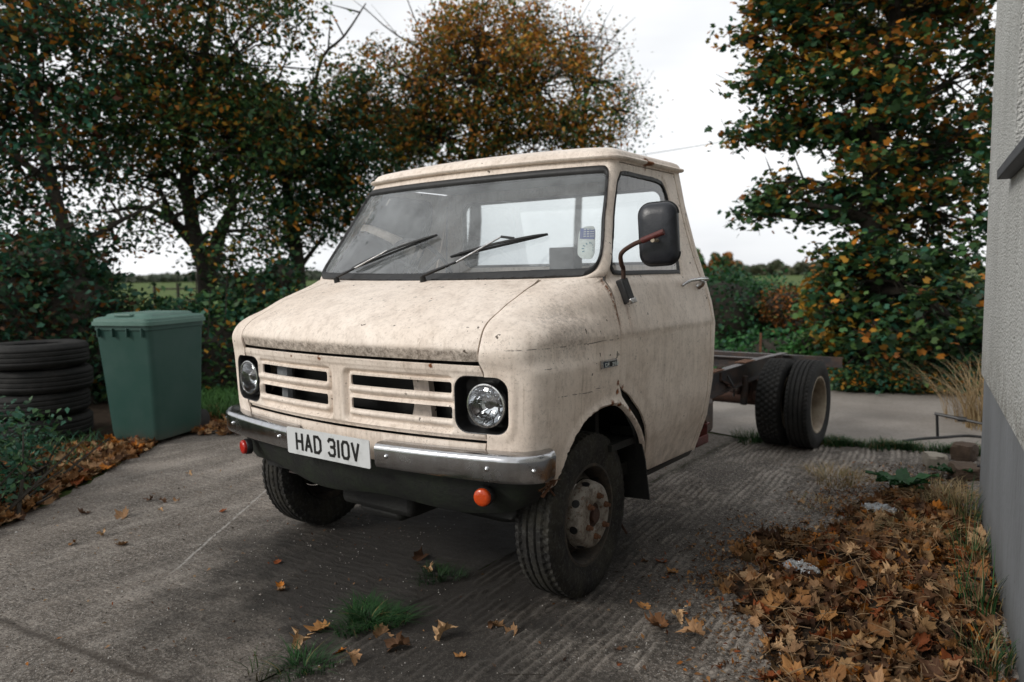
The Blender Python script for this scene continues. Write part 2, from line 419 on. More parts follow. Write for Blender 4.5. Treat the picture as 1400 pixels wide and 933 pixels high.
def sstep(x_, a, b_):
    t = np.clip((x_ - a) / (b_ - a), 0, 1); return t * t * (3 - 2 * t)
def panel(name, outer, holes=(), res=.02, mat=None, parent=None, disp=None, thick=.012, gap=.0025, sg=1, off=0.0, edge=.002, holegap=0, single=False, label=None):
    outer = inset(densify(outer, res), gap); holes = [inset(densify(h, res), -holegap) if holegap else densify(h, res) for h in holes]
    O = np.array(outer); x0, z0 = O.min(0); x1, z1 = O.max(0)
    g = np.array([(x0 + i * res, z0 + j * res * .97) for i in range(int((x1 - x0) / res) + 2) for j in range(int((z1 - z0) / res) + 2)])
    k = inpoly_np(g, outer)
    for h in holes: k &= ~inpoly_np(g, h)
    k &= sdist(g, outer) > res * .45
    for h in holes: k &= sdist(g, h) > res * .45
    g = g[k]; g = g + (RNG.random(g.shape) - .5) * res * .08
    vs = [Vector(p) for p in outer]; eds = [(i, (i + 1) % len(outer)) for i in range(len(outer))]
    for h in holes:
        o_ = len(vs); vs += [Vector(p) for p in h]; eds += [(o_ + i, o_ + (i + 1) % len(h)) for i in range(len(h))]
    nb = len(vs); vs += [Vector((float(a), float(b_))) for a, b_ in g]
    rv, re, rf, *_ = geometry.delaunay_2d_cdt(vs, eds, [], 0, 1e-6)
    P = np.array([tuple(p) for p in rv]); cen = np.array([[(P[f[0]][i] + P[f[1]][i] + P[f[2]][i]) / 3 for i in (0, 1)] for f in rf])
    keep = inpoly_np(cen, outer)
    for h in holes: keep &= ~inpoly_np(cen, h)
    F = [f for f, q in zip(rf, keep) if q]
    D = np.zeros(len(P)) if disp is None else disp(P)
    # open edges of the sheet
    from collections import Counter
    cnt = Counter()
    for f in F:
        for i in range(3): cnt[tuple(sorted((f[i], f[(i + 1) % 3])))] += 1
    be = [(f[i], f[(i + 1) % 3]) for f in F for i in range(3) if cnt[tuple(sorted((f[i], f[(i + 1) % 3])))] == 1]
    bset = {i for e in be for i in e}
    top = []; bot = []
    for i, p in enumerate(P):
        t, zz = p; q = Vector(S(sg * t, zz)); n_ = Vector(N(sg * t, zz)); d = off + D[i]
        top.append(q + n_ * (d - (edge if i in bset else 0))); bot.append(q + n_ * (d - thick))
    if sg < 0: F = [f[::-1] for f in F]; be = [e[::-1] for e in be]
    mb = MB()
    if single: mb.add(top, F)
    else:
        n = len(top); mb.add(top + bot, [tuple(f) for f in F] + [tuple(i + n for i in f[::-1]) for f in F] + [(e[1], e[0], e[0] + n, e[1] + n) for e in be])
    me = bpy.data.meshes.new(name); me.from_pydata(mb.v, [], mb.f); me.materials.append(mat)
    me.shade_smooth(); me.set_sharp_from_angle(angle=R(50)); me.validate()
    o = bpy.data.objects.new(name, me); C.objects.link(o); o.parent = parent
    if label: o['label'] = label
    return o

truck = thing('flatbed_truck', 'old cream cab-and-chassis truck with rust spots, plate HAD 310V and bare rear frame', 'truck', (0, 0, 0))

# outlines in (t, z)
zh = 1.0280
bon_r = crom(tx([(.733, zh), (.735, 1.06), (.736, 1.104), (.720, 1.154), (.704, 1.199), (.698, 1.251), (.682, 1.305), (.669, 1.336)]), 5)
bon_top = [(.4, 1.3345), (.2, 1.333), (0, 1.3325)]
half = bon_r + bon_top
bonnet_o = half + [(-t, q) for t, q in half[::-1]][1:]
def d_bonnet(P):
    # folded lip along the front, slight crown
    return -.010 * sstep(P[:, 1], 1.076, 1.060) + .004 * sstep(np.abs(P[:, 0]), .64, .55)
panel('bonnet', bonnet_o, [], .016, M['paint'], truck, d_bonnet, gap=.003)
# front panel with the grille recesses
hl = tx(rrect(.7285, .870, .109, .106, .050, 7)); HLc = (t_at_x(.7285, .87), .870); KX = .594 / t_at_x(.594, .87)
zb = .730; ze = 1.0165; SPL = t_at_x(.731, .87); sx0, sx1, sx2 = (t_at_x(a, q) for a, q in ((.742, .73), (.735, .78), (.731, 1.0165)))
left_hl = [p for p in hl if p[0] <= SPL]
left_hl.sort(key=lambda p: math.atan2(p[1] - HLc[1], -(p[0] - HLc[0])))   # bottom to top round the inner side
gr_half = [(0, zb - .003), (.3, zb - .002), (.6, zb), (sx0, zb), (sx0, HLc[1] - .1065)] + left_hl + [(sx2, HLc[1] + .1065), (sx2, ze), (.4, ze + .001), (0, ze + .002)]
grille_o = gr_half + [(-t, q) for t, q in gr_half[::-1]][1:-1]
slots = []
for s_ in (1, -1):
    for zc, hz in ((.927, .0215), (.829, .0235)):
        slots.append(tx(rrect(s_ * .336, zc, .260, hz, .010, 4)))
def rsd(P, cx, cz, hx, hz, r):
    dx = np.abs(P[:, 0] - cx) - (hx - r); dz = np.abs(P[:, 1] - cz) - (hz - r)
    return np.hypot(np.maximum(dx, 0), np.maximum(dz, 0)) + np.minimum(np.maximum(dx, dz), 0) - r
def d_grille(P):
    P = P.copy(); P[:, 0] = np.abs(P[:, 0]) * KX; d = np.zeros(len(P))
    d -= .022 * sstep(rsd(P, .324, .862, .290, .116, .035), .002, -.018)
    for zc in (.916, .818):
        r_ = rsd(P, .336, zc, .276, .043, .016); d += .013 * sstep(r_, .006, -.006)
    for zc in (.892, .792):                            # ledge below each slot
        r_ = rsd(P, .336, zc, .270, .011, .008); d += .010 * sstep(r_, .003, -.007)
    d += .004 * sstep(np.abs(P[:, 1] - .998), .012, .0)
    d -= .012 * sstep(P[:, 1], .750, .736)
    return d
panel('grille_panel', grille_o, slots, .0065, M['paint'], truck, d_grille, gap=.002, thick=.010)
# valance strip behind the bumper
panel('valance', [(-sx0 + .003, .56), (sx0 - .003, .56), (sx0, .722), (0, .719), (-sx0, .722)], [], .02, M['paint'], truck, lambda P: -.004 + 0 * P[:, 0], gap=.002)
right_hl = [p for p in hl if p[0] > SPL + .001]
right_hl.sort(key=lambda p: math.atan2(p[1] - HLc[1], p[0] - HLc[0]))
arch = [(1.045, .47), (1.055, .52)] + [(1.068, .557), (1.103, .640), (1.147, .710), (1.20, .754), (1.262, .783), (1.366, .806), (1.472, .805), (1.553, .783), (1.643, .732), (1.753, .656)] + yz([(.366, .593), (.415, .52), (.46, .44)])
arch = crom(arch, 4)
dfront = crom([(.127, 1.32), (.126, 1.27), (.12, 1.2), (.106, 1.095), (.10, .98), (.098, .90)], 4)
wing_rear = yz([(.48, .44), (.455, .50), (.385, .60), (.328, .665), (.222, .757), (.13, .84)]) + yz(dfront[::-1]) + [(.962, 1.3375)]
wing_o = [(sx0 - .001, .58), (.82, .55), (1.0, .50)] + arch + wing_rear + [(.8, 1.3368), (.60, 1.3365)] + bon_r[::-1][1:] + [(sx2 + .002, 1.012), (sx2 + .002, HLc[1] + .1065)] + right_hl[::-1] + [(sx0 + .002, HLc[1] - .1065), (sx0 + .002, .745)]
def d_wing(P):
    da = sdist(P, arch, False); d = .010 * np.exp(-((da - .016) / .012) ** 2) + -.006 * sstep(da, .006, 0)
    d += .005 * sstep(rsd(P, HLc[0], HLc[1], .135, .132, .06), .01, -.012)        # raised brim round the lamp
    d += -.0045 * sstep(P[:, 1], 1.091, 1.084) * sstep(P[:, 0], .80, .95)
    return d
for s_ in (1, -1): panel('front_wing', wing_o, [], .014, M['paint'], truck, d_wing, sg=s_)
# door
win = crom(yz([(.30, 1.57), (.190, 1.41), (.180, 1.365), (.225, 1.3535), (.55, 1.3535), (.81, 1.354), (.848, 1.365), (.905, 1.51), (.935, 1.69), (.915, 1.79), (.86, 1.818), (.66, 1.825), (.50, 1.825), (.452, 1.80), (.40, 1.74)]), 4, True)
door_front = yz([(.462, 1.864), (.40, 1.76), (.29, 1.59), (.205, 1.44), (.136, 1.351), (.128, 1.325)] + dfront[1:])
door_low = yz([(.125, .870), (.205, .828), (.312, .745), (.395, .660), (.432, .595), (.475, .50), (.505, .425), (.56, .408), (1.055, .402)])
door_o = door_front + door_low + yz([(1.062, .6), (1.064, 1.1), (1.062, 1.35), (1.06, 1.6), (1.055, 1.864)])
seam_y = .112
def d_door(P):
    dw = sdist(P, win) ; d = -.007 * sstep(dw, .030, .018)
    d += -.006 * np.exp(-((P[:, 1] - .600) / .004) ** 2)
    d += -.0040 * sstep(P[:, 1], 1.094, 1.088)
    df = sdist(P, door_front[5:] + door_low[:7], False); d += .004 * sstep(df, .05, .09) - .004
    d += .005 * sstep(P[:, 1], 1.315, 1.325) * 0
    d -= .006 * sstep(P[:, 1], 1.318, 1.335)
    return d
for s_ in (1, -1):
    dr = panel('door', door_o, [win], .014, M['paint'], truck, d_door, sg=s_, gap=.003, label='cab door under the round-cornered mirror' if s_ > 0 else None)
    wi = inset(densify(win, .02), .016)
    panel('window_seal', win, [wi], .012, M['rubber'], dr, sg=s_, off=-.008, gap=-.002, thick=.014, edge=.003)
    panel('window_glass', wi, [], .05, M['glass'], dr, sg=s_, off=-.016, gap=-.004, single=True)
    # bright pull handle
    h = MB(); p = lambda t, q, o: SP(s_ * t, q, o)
    h.tube([p(2.20, 1.288, .002), p(2.21, 1.297, .024), p(2.26, 1.303, .032), p(2.40, 1.307, .034), p(2.56, 1.306, .034), p(2.61, 1.304, .028)], [.009, .010, .011, .0125, .014, .011], 10, flat=.75)
    h.tube([p(2.49, 1.298, .034), p(2.50, 1.285, .022), p(2.50, 1.280, .001)], [.016, .016, .019], 12)
    h.build('door_handle', M['handle'], dr, 50)
# shell: pillars, screen surround, rear corner posts
ws_h = [(0, 1.3405), (.2, 1.342), (.439, 1.3465), (.62, 1.351), (.722, 1.356), (.778, 1.372), (.812, 1.402), (.835, 1.45), (.850, 1.523), (.848, 1.68), (.838, 1.77), (.825, 1.812), (.79, 1.834), (.735, 1.840), (.5, 1.8395), (.2, 1.837), (0, 1.836)]
ws_half = crom(ws_h, 3)
ws = ws_half + [(-t, q) for t, q in ws_half[::-1]][1:-1]
dfr = [(t - .0, q) for t, q in door_front[:5]]
sh_half = [(0, 1.3335), (.3, 1.3342), (.59, 1.3368), (.8, 1.3372), (.960, 1.338)] + dfr[::-1] + yz([(1.055, 1.865), (1.064, 1.6), (1.066, 1.1), (1.064, .6), (1.058, .402), (1.108, .402), (1.11, 1.0), (1.11, 1.5), (1.11, 1.885)]) + [(1.8, 1.885), (1.2, 1.885), (.9, 1.885), (.5, 1.885), (0, 1.885)]
shell_o = sh_half + [(-t, q) for t, q in sh_half[::-1]][1:-1]
def d_shell(P): return -.006 * sstep(sdist(P, ws), .02, .0) - .004
shell = panel('cab_shell', shell_o, [ws], .016, M['paint'], truck, d_shell, gap=.0015)
wsi = inset(densify(ws, .02), .030)
def d_seal(P): return .012 * (1 - ((sdist(P, ws) - .014) / .016) ** 2)
scr = panel('windscreen', wsi, [], .045, M['windscreen'], truck, off=-.008, gap=-.006, single=True)
panel('screen_seal', ws, [wsi], .0095, M['rubber'], scr, d_seal, off=-.006, gap=-.004, thick=.02, edge=.004)
# roof with its rolled gutter
RO = [(t, 1.0) for t in [-2.7 + .06 * i for i in range(91)]]
mb = MB(); rings = []
base = [SP(t, 1.885) for t, _ in RO]; nrm = [Vector((N(t, 1.885)[0], N(t, 1.885)[1], 0)).normalized() for t, _ in RO]
rear = [Vector((base[-1].x * (1 - 2 * i / 24), base[-1].y + .012, 1.885)) for i in range(1, 24)]
pts = base + rear; nn_ = nrm + [Vector((0, 1, 0))] * len(rear)
for o_, z_ in ((-.02, 1.872), (.014, 1.872), (.026, 1.876), (.029, 1.884), (.024, 1.890), (.014, 1.889), (.006, 1.893), (.002, 1.904), (-.012, 1.918), (-.04, 1.930)):
    rings.append([Vector((p.x, p.y, z_)) + n_ * o_ for p, n_ in zip(pts, nn_)])
cen = Vector((0, .70, 0)); last = rings[-1]
for k_, z_ in ((.93, 1.938), (.82, 1.948), (.66, 1.958), (.45, 1.966), (.22, 1.970), (.04, 1.971)):
    rings.append([Vector((cen.x + (p.x - cen.x) * k_, cen.y + (p.y - cen.y) * k_, z_)) for p in last])
mb.strip([r_ + [r_[0]] for r_ in rings]); mb.f.append([len(mb.v) - 1 - i for i in range(len(pts))]); mb.mi.append(0)
mb.build('roof', M['paint'], truck, 60)
# headliner and rear bulkhead with its window
mb = MB(); q = [Vector((p.x * .96, min(max(p.y, .36), 1.08), 1.862)) for p in pts]; mb.add(q, [tuple(range(len(q)))]); mb.build('headliner', M['liner'], truck, 0)
def flat_panel(name, outer, holes, mat, parent, y_, thick=.02, axis='y'):
    vs = [Vector(p) for p in outer]; e = [(i, (i + 1) % len(outer)) for i in range(len(outer))]
    for h in holes:
        o_ = len(vs); vs += [Vector(p) for p in h]; e += [(o_ + i, o_ + (i + 1) % len(h)) for i in range(len(h))]
    rv, re, rf, *_ = geometry.delaunay_2d_cdt(vs, e, [], 0, 1e-6); F = []
    for f in rf:
        c_ = (sum(rv[i][0] for i in f) / 3, sum(rv[i][1] for i in f) / 3)
        if inpoly(c_, outer) and not any(inpoly(c_, h) for h in holes): F.append(list(f))
    mb = MB(); n = len(rv); P3 = [Vector((p[0], y_, p[1])) for p in rv] + [Vector((p[0], y_ - thick, p[1])) for p in rv]
    side = []
    for L_, o_ in [(len(outer), 0)] + [(len(h), sum(len(k) for k in [outer] + holes[:i])) for i, h in enumerate(holes)]:
        side += [(o_ + i, o_ + (i + 1) % L_, o_ + (i + 1) % L_ + n, o_ + i + n) for i in range(L_)]
    mb.add(P3, F + [[i + n for i in f[::-1]] for f in F] + side)
    return mb.build(name, mat, parent, 30)
rw = rrect(0, 1.60, .70, .205, .07, 6)
prof = [(.40, .885), (.60, .955), (.80, .985), (1.09, .995), (1.2, .975), (1.34, .932), (1.5, .878), (1.7, .822), (1.88, .785)]
outl = [(x_, z_) for z_, x_ in prof] + [(-x_, z_) for z_, x_ in prof[::-1]]
bk = flat_panel('rear_bulkhead', outl, [rw], [M['paint']], truck, 1.118, .03)
flat_panel('rear_glass', inset(rw, .004), [], [M['glass']], bk, 1.106, .004)
flat_panel('rear_glass_seal', inset(rw, -.006), [inset(rw, .016)], [M['rubber']], bk, 1.128, .018)
# cabin: floor, fire wall, dash, seats, wheel
mb = MB(); mb.box((0, .62, .60), (1.84, .94, .03)); mb.box((0, .13, .95), (1.72, .03, .68)); mb.box((0, .60, .45), (1.7, .9, .06)); mb.build('cab_floor', M['underside'], truck, 0)
mb = MB(); mb.box((0, .25, 1.26), (1.68, .26, .10)); mb.box((0, .14, 1.30), (1.66, .16, .03)); mb.box((-.42, .30, 1.33), (.36, .16, .06)); mb.build('dashboard', M['trimdark'], truck, 40, .012)
for s_ in (1, -1):
    mb = MB(); mb.box((s_ * .45, .72, .88), (.52, .50, .16)); mb.build('seat_cushion', M['seat'], truck, 40, .04)
    mb = MB(); mb.box((s_ * .45, .965, 1.13), (.52, .13, .44)); mb.build('seat_back', M['seat'], truck, 40, .04)
mb = MB(); mb.box((.24, .86, 1.43), (.16, .09, .13)); mb.tube([(.24, .93, 1.3), (.24, .90, 1.40)], .012); mb.build('headrest', M['seat'], truck, 40, .03)
sw = MB(); Mx = Matrix.Translation((-.40, .40, 1.37)) @ Matrix.Rotation(R(-58), 4, 'X') @ Matrix.Rotation(R(90), 4, 'Y')
sw.lathe([(.205 + .011 * math.cos(a), .011 * math.sin(a)) for a in [2 * PI * i / 8 for i in range(8)]], 40, Mx, True)
for a in (0, 120, 240): sw.tube([Mx @ Vector((0, 0, 0)), Mx @ Vector((0, .2 * math.cos(R(a)), .2 * math.sin(R(a))))], .010)
sw.tube([(-.40, .40, 1.37), (-.40, .20, 1.15)], .022); sw.build('steering_wheel', M['trimdark'], truck)
mb = MB(); mb.tube([(-.72, .98, 1.78), (-.75, .99, 1.25)], .010, flat=.4); mb.build('seat_belt', M['trim'], truck)
# things behind the grille
mb = MB(); mb.box((0, -.36, .80), (1.36, .03, .48)); mb.build('radiator_baffle', M['underside'], truck, 0)
mb = MB(); mb.strip([[Vector((.33 + .02 * math.sin(k), -.46, z_)), Vector((.42 - .10 * (z_ - .80), -.44, z_)), Vector((.42 - .10 * (z_ - .80), -.41, z_)), Vector((.28 + .02 * math.sin(k), -.41, z_))] for k, z_ in enumerate((.76, .82, .88, .97))], True); mb.build('radiator_bracket', M['paint'], truck, 0)
mb = MB(); mb.tube([(.55, -.44, .80), (.62, -.43, .86)], .022, 10); mb.build('horn', M['trim'], truck)
mb = MB(); mb.tube([(-.50, -.44, .78), (-.50, -.44, .99)], .03, 8); mb.box((-.52, -.45, .93), (.07, .02, .16)); mb.build('radiator_stay', M['trim'], truck)
# wheel wells
for s_ in (1, -1):
    mb = MB(); sec = []
    for i in range(25):
        a = R(2 + 180 * i / 24); yy, zz = .05 + .43 * math.cos(a), .42 + .42 * math.sin(a)
        ox = S(t_at_y(yy, zz), zz)[0] - .022; sec.append([Vector((s_ * ox, yy, zz)), Vector((s_ * .50, yy, zz))])
    mb.strip(sec); mb.f.append([2 * i + 1 for i in range(25)]); mb.mi.append(0); mb.build('wheel_well', M['underside'], truck, 60)
    fl = MB(); fl.strip([[Vector((s_ * .80, .435, .30)), Vector((s_ * .965, .42, .315)), Vector((s_ * .965, .428, .315)), Vector((s_ * .80, .443, .30))],
                         [Vector((s_ * .79, .43, .50)), Vector((s_ * .945, .415, .50)), Vector((s_ * .945, .423, .50)), Vector((s_ * .79, .438, .50))],
                         [Vector((s_ * .79, .36, .66)), Vector((s_ * .945, .345, .66)), Vector((s_ * .945, .353, .66)), Vector((s_ * .79, .368, .66))]], True)
    fl.build('mud_flap', M['underside'], truck, 30)
    sl = MB(); sl.strip([[SP(s_ * t_at_y(yy, .40), .404, -.004), SP(s_ * t_at_y(yy, .40), .37, -.012), SP(s_ * t_at_y(yy, .40), .37, -.05), SP(s_ * t_at_y(yy, .40), .404, -.05)] for yy in (.50, .7, .9, 1.09)], True); sl.build('sill', M['black'], truck, 30)
# black gap filler behind the wing's rear leg
for s_ in (1, -1):
    mb = MB(); mb.strip([[SP(s_ * t_at_y(yy - .05, zz), zz, -.03), SP(s_ * t_at_y(yy + .07, zz), zz, -.03)] for yy, zz in ((.12, 1.30), (.11, 1.1), (.11, .9), (.24, .76), (.36, .65), (.42, .57), (.48, .46))]); mb.build('door_post', M['underside'], truck, 60)
# headlights
for s_ in (1, -1):
    hp = inset(hl, -.004); sec = []
    for o_, k_ in ((.002, 1.0), (.000, .97), (-.03, .93), (-.062, .90), (-.068, .86), (-.068, .4)):
        sec.append([SP(s_ * (HLc[0] + (t - HLc[0]) * k_), HLc[1] + (q - HLc[1]) * k_, o_) for t, q in hp])
    mb = MB(); mb.strip([r_ + [r_[0]] for r_ in sec]); sur = mb.build('headlight', M['black'], truck, 50)
    c0 = Vector((s_ * .741, -.484, .868)); Mx = Matrix.Translation(c0) @ Matrix.Rotation(R(s_ * 5), 4, 'Z') @ Matrix.Rotation(R(-90), 4, 'Z') @ Matrix.Scale(.93, 4)
    mb = MB(); mb.lathe([(.084, -.03), (.092, -.012), (.094, .0), (.090, .009), (.084, .010), (.082, .004)], 48, Mx); mb.build('lamp_ring', M['handle'], sur, 50)
    mb = MB(); mb.lathe([(.083, .002), (.078, -.015), (.065, -.035), (.045, -.052), (.022, -.060), (.001, -.062)], 48, Mx)
    for a in range(10): mb.tube([Mx @ Vector((-.05, .03 * math.cos(a * .63), .03 * math.sin(a * .63))), Mx @ Vector((-.006, .079 * math.cos(a * .63), .079 * math.sin(a * .63)))], .0025, 5)
    mb.build('reflector', M['mirror_chrome'], sur, 50)
    mb = MB(); mb.tube([Mx @ Vector((-.06, 0, 0)), Mx @ Vector((-.02, 0, 0)), Mx @ Vector((-.008, 0, 0))], [.012, .017, .012], 16); mb.build('bulb_shield', M['steel'], sur, 50)
    mb = MB(); mb.lathe([(.083, .006), (.075, .012), (.05, .019), (.025, .023), (.001, .024)], 48, Mx); mb.build('lens', M['lens'], sur, 60)
# bumper: two chrome blades with the plate between
def bumper(s_):
    t0, t1 = t_at_x(.272, .67), .965; mb = MB(); sec = []; n = 40
    for i in range(n + 1):
        t = t0 + (t1 - t0) * i / n; e = sstep(np.array([i / n]), 1.0, .86)[0]; e0 = min(1, i / 1.0)
        zt = .696 + .010 * i / n; zb_ = .597
        nh = Vector((N(s_ * t, .67)[0], N(s_ * t, .67)[1], 0)).normalized(); B0 = Vector(S(s_ * t, .67)); B0.z = 0
        o_ = .072 * (.5 + .5 * e)
        pr_ = [(.006, zt), (o_ - .018, zt), (o_ - .004, zt - .006), (o_ + .004, zt - .017), (o_ + .005, zt - .028), (o_ + .001, zb_ + .014), (o_ - .006, zb_), (.004, zb_ - .002)]
        sec.append([B0 + nh * a + Vector((0, 0, q)) for a, q in pr_])
    mb.strip(sec)
    mb.add(sec[0], [tuple(range(8))]); mb.add(sec[-1], [tuple(range(8))[::-1]])
    bp_ = mb.build('bumper', M['chrome'], truck, 40)
    for t in (.285, .665, .84):
        nh = Vector((N(s_ * t, .67)[0], N(s_ * t, .67)[1], 0)).normalized(); p0 = Vector(S(s_ * t, .67)) + nh * .0755; p0.z = .648
        k = MB(); k.tube([p0 - nh * .004, p0 + nh * .003, p0 + nh * .007, p0 + nh * .009], [.009, .009, .006, .002], 12); k.build('bolt', M['mirror_chrome'], bp_, 60)
for s_ in (1, -1): bumper(s_)
# number plate
pc = Vector((0, -.636, .647)); tl = R(2)
Mp = Matrix.Translation(pc) @ Matrix.Rotation(tl, 4, 'X')
mb = MB(); o_ = rrect(0, 0, .262, .0585, .008, 3); n = len(o_)
mb.add([Mp @ Vector((a, 0, q)) for a, q in o_] + [Mp @ Vector((a, .004, q)) for a, q in o_], [tuple(range(n)), tuple(range(n, 2 * n))[::-1]] + [(i, (i + 1) % n, (i + 1) % n + n, i + n) for i in range(n)])
plate = mb.build('number_plate', M['plate'], truck, 30)
G = {'H': [[(0, 0), (0, 1)], [(1, 0), (1, 1)], [(0, .52), (1, .52)]], 'A': [[(0, 0), (.5, 1), (1, 0)], [(.2, .3), (.8, .3)]],
     'D': [[(0, 0), (0, 1), (.6, 1), (1, .8), (1, .2), (.6, 0), (0, 0)]], '3': [[(0, .85), (.2, 1), (.8, 1), (1, .85), (1, .65), (.8, .53), (.4, .53)], [(.8, .53), (1, .4), (1, .15), (.8, 0), (.2, 0), (0, .15)]],
     '1': [[(.5, 0), (.5, 1)]], '0': [[(0, .18), (0, .82), (.22, 1), (.78, 1), (1, .82), (1, .18), (.78, 0), (.22, 0), (0, .18)]], 'V': [[(0, 1), (.5, 0), (1, 1)]],
     'C': [[(1, .8), (.75, 1), (.25, 1), (0, .8), (0, .2), (.25, 0), (.75, 0), (1, .2)]], 'F': [[(0, 0), (0, 1), (1, 1)], [(0, .5), (.8, .5)]],
     '2': [[(0, .85), (.25, 1), (.75, 1), (1, .8), (1, .6), (0, .1), (0, 0), (1, 0)]], '5': [[(1, 1), (0, 1), (0, .58), (.7, .6), (1, .4), (1, .15), (.75, 0), (0, 0)]]}
def strokes(mb, ch, x0, z0, cw, chh, sw_, Mt, d=.0015):
    for li in G[ch]:
        P = [(x0 + a * cw, z0 + q * chh) for a, q in li]
        for i in range(len(P) - 1):
            a, q = Vector(P[i]), Vector(P[i + 1]); dr_ = (q - a).normalized(); n_ = Vector((-dr_.y, dr_.x)) * sw_ / 2; dd = d + .00012 * (len(mb.f) % 7)
            ex = dr_ * sw_ * .30 if True else 0
            c4 = [a - ex + n_, q + ex + n_, q + ex - n_, a - ex - n_]
            mb.add([Mt @ Vector((v[0], -.0004, v[1])) for v in c4] + [Mt @ Vector((v[0], -dd, v[1])) for v in c4], [(4, 5, 6, 7), (0, 4, 7, 3), (1, 2, 6, 5), (0, 1, 5, 4), (3, 7, 6, 2)])
mb = MB(); x_ = -.196
for ch in 'HAD 310V':
    if ch == ' ': x_ += .030; mb.build('plate_lettering', M['letter'], plate, 0); mb = MB(); continue
    cw = .038 if ch != '1' else .004
    strokes(mb, ch, x_, -.034, cw, .068, .0125, Mp); x_ += cw + .0125 + .0095
mb.build('plate_lettering', M['letter'], plate, 0)
# front apron below the bumper with indicators
mb = MB(); sec = []
for i in range(41):
    t = -.96 + 1.92 * i / 40; nh = Vector((N(t, .6)[0], N(t, .6)[1], 0)).normalized(); B0 = Vector(S(t, .60)); B0.z = 0
    zl = .425 + .05 * abs(t) ** 2 + (.015 * math.sin(t * 9))
    sec.append([B0 - nh * .0 + Vector((0, 0, .60)), B0 - nh * .004 + Vector((0, 0, .55)), B0 - nh * .03 + Vector((0, 0, zl + .03)), B0 - nh * .05 + Vector((0, 0, zl)), B0 - nh * .09 + Vector((0, 0, zl + .01)), B0 - nh * .09 + Vector((0, 0, .59))])
mb.strip(sec); mb.build('front_apron', M['greenblack'], truck, 50)
for s_ in (1, -1):
    c0 = Vector((s_ * .747, -.518, .529)); Mx = Matrix.Translation(c0) @ Matrix.Rotation(R(-90 + s_ * 14), 4, 'Z')
    mb = MB(); mb.lathe([(.038, -.02), (.038, .004), (.034, .008)], 28, Mx); hs_ = mb.build('indicator', M['black'], truck, 50)
    mb = MB(); mb.lathe([(.034, .006), (.034, .016), (.031, .022), (.02, .025), (.001, .026)], 28, Mx); mb.build('indicator_lens', M['amber'] if s_ > 0 else M['red'], hs_, 50)
    mb = MB(); rs = random.Random(3)
    for k in range(9): mb.tube([Vector((s_ * (.86 + .06 * rs.random()), -.40 + .12 * rs.random(), .50 + .07 * rs.random())), Vector((s_ * (.88 + .05 * rs.random()), -.36 + .1 * rs.random(), .53 + .05 * rs.random()))], [.018 * rs.random() + .004, .004], 5, flat=.3)
    mb.build('rust_flake', M['rust'], truck, 30)
# wipers
def wiper(px, pz, ex, ez, bx0, bz0, bx1, bz1, bxm, bzm):
    P = lambda t, q, o: SP(t, q, o)
    mb = MB(); mb.tube([P(px, pz, .0), P(px, pz, .03)], [.016, .013], 12); mb.tube([P(px, pz, .03), P(px + (ex - px) * .38, pz + (ez - pz) * .38, .034)], [.013, .008], 8, flat=.7)
    arm = mb.build('wiper', M['black'], truck, 50)
    mb = MB(); mb.tube([P(px + (ex - px) * .36, pz + (ez - pz) * .36, .034), P(ex, ez, .028)], [.006, .004], 8); mb.build('wiper_arm', M['handle'], arm, 50)
    mb = MB(); mb.tube([P(bx0 + (bx1 - bx0) * i / 8, bz0 + (bz1 - bz0) * i / 8, .006) for i in range(9)], [.004] + [.0065] * 7 + [.004], 6)
    mb.tube([P(bx0 + (bx1 - bx0) * i / 8, bz0 + (bz1 - bz0) * i / 8, .012 + .014 * math.sin(PI * i / 8)) for i in range(9)], [.003] + [.006] * 7 + [.003], 6)
    mb.build('wiper_blade', M['black'], arm, 50)
wiper(-.50, 1.322, -.245, 1.467, -.46, 1.39, .0, 1.545, 0, 0)
wiper(.075, 1.325, .345, 1.51, .12, 1.435, .535, 1.525, 0, 0)
mb = MB(); mb.tube([SP(.345, 1.51, .028), SP(.40, 1.505, .02)], .006, 6); mb.build('wiper_clip', M['black'], truck, 50)
# licence disc and label inside the screen
pts4 = [(.668, 1.555), (.742, 1.549), (.742, 1.497), (.668, 1.503)]
def scr_patch(name, poly, mat, off, par):
    mb = MB(); mb.add([SP(t, q, off) for t, q in poly], [tuple(range(len(poly)))]); return mb.build(name, mat, par, 0)
st = scr_patch('licence_label', rrect(.700, 1.495, .048, .072, .035, 5), M['paper'], -.0125, scr)
scr_patch('label_print', [(.658, 1.557), (.742, 1.553), (.742, 1.507), (.658, 1.511)], M['blue'], -.0105, st)
mb = MB()
for k in range(4):
    for j in range(5): mb.add([SP(.672 + .013 * j + a, 1.549 - .010 * k + q, -.0095) for a, q in ((0, 0), (.009, 0), (.009, .0035), (0, .0035))], [(0, 1, 2, 3)])
mb.build('label_text', M['paper'], st, 0)
mb = MB()
for k in range(9):
    a0 = R(200 - 220 * k / 8); mb.add([SP(.700 + .032 * math.cos(a0 + da) * rr, 1.466 + .030 * math.sin(a0 + da) * rr, -.0105) for rr, da in ((1, 0), (1, .16), (.72, .16), (.72, 0))], [(0, 1, 2, 3)])
mb.build('disc_print', M['teal'], st, 0)
